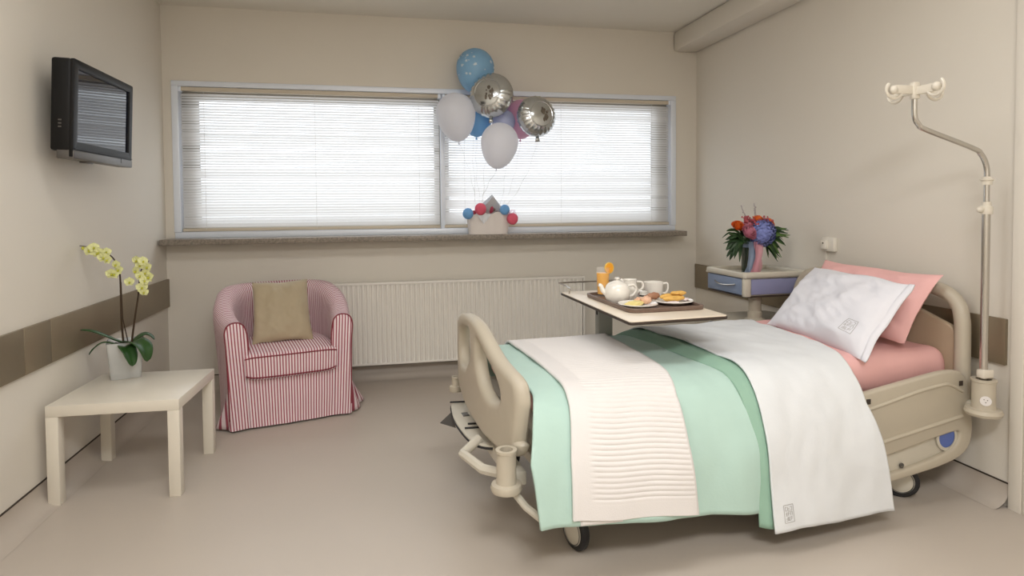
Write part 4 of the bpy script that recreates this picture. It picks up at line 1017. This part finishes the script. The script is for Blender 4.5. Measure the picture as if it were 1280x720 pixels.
balloon('deep blue balloon mostly hidden behind the lower white balloon', (2.245, -.128, 2.00), .115, 'bal_blue2', tie(-.05), 0, .05, 1.2, 0, -.02)
balloon('lavender balloon almost hidden behind the left silver balloon', (2.43, -.225, 1.965), .088, 'bal_lav', tie(.08), 0, 0, 1.2, 0, .03)
balloon('pink balloon half hidden behind the right silver balloon', (2.592, -.145, 2.015), .13, 'bal_pink', tie(.09), 0, .08, 1.25, 0, .03)
def foil(label, c, r, yaw, tilt, tpt, sag):
    o = thing('foil_balloon', label, 'balloon', c, 0, 'balloons floating above the gift basket')
    o.rotation_euler = (0, 0, 0)
    Rm = Matrix.Rotation(yaw, 3, 'Z') @ Matrix.Rotation(tilt, 3, 'X')
    b = MB()
    for s in (-1, 1):
        def P(a, t):
            an = 2*PI*a; rr_ = t*r; edge = sstep(.55, 1, t); w = .007*edge*math.sin(an*24+s)*(1-t*.2)+.0035*edge*math.sin(an*41)
            y = s*(.62*r*math.sqrt(max(0, 1-t**2.6))+w)
            if t > .985: y = s*.001
            return Rm @ Vector((rr_*math.cos(an), y, rr_*math.sin(an)))
        b.grid(P, 96, 22, cu=True, flip=s > 0)
    b.obj('foil_skin', 'foil', o, angle=70)
    b = MB(); b.tube([Rm @ Vector((r*.60*math.cos(2*PI*i/48), -.62*r*math.sqrt(1-.60**2.6)-.001, r*.60*math.sin(2*PI*i/48))) for i in range(48)], .004, 6, closed=True); b.obj('embossed_ring', 'foil', o)
    # generic grey printed patch in the middle of the foil
    b = MB(); rp = random.Random(int(r*1000)+int(yaw*10))
    blobs = [(.12+rp.uniform(-.16, .16), rp.uniform(-.30, .30), rp.uniform(.03, .08), rp.uniform(.03, .09)) for i_ in range(16)]
    for x, z, sx, sz in blobs:
        ring = []
        for k in range(18):
            an = 2*PI*k/18; xx, zz_ = (x+sx*math.cos(an)*(1+.15*math.sin(3*an)))*r, (z+sz*math.sin(an))*r; t = math.hypot(xx, zz_)/r
            ring.append(Rm @ Vector((xx, -(.62*r*math.sqrt(1-t**2.6)+.0016), zz_)))
        cen = Rm @ Vector((x*r, -(.62*r*math.sqrt(1-(math.hypot(x, z))**2.6)+.0022), z*r))
        b.add(ring+[cen], [(k, (k+1) % 18, 18) for k in range(18)])
    b.obj('printed_patch', 'foil2', o)
    k = Rm @ Vector((0, 0, -r)); b = MB(); b.add([k+Vector((-.012, 0, 0)), k+Vector((.012, 0, 0)), k+Vector((.02, 0, -.035)), k+Vector((-.016, 0, -.04))], [(0, 1, 2, 3)]); q = b.obj('foil_tail', 'foil', o)
    md = q.modifiers.new('thickness', 'SOLIDIFY'); md.thickness = .002
    string(o, k+Vector((0, 0, -.02)), Vector(tpt)-Vector(c), sag); return o
foil('round silver foil balloon, left of the two, in front of the blue balloon', (2.317, -.35, 2.132), .165, -.55, -.1, tie(-.04), -.02)
foil('round silver foil balloon, right of the two, in front of the pink balloon', (2.645, -.385, 1.982), .152, .25, -.1, tie(.10), .05)
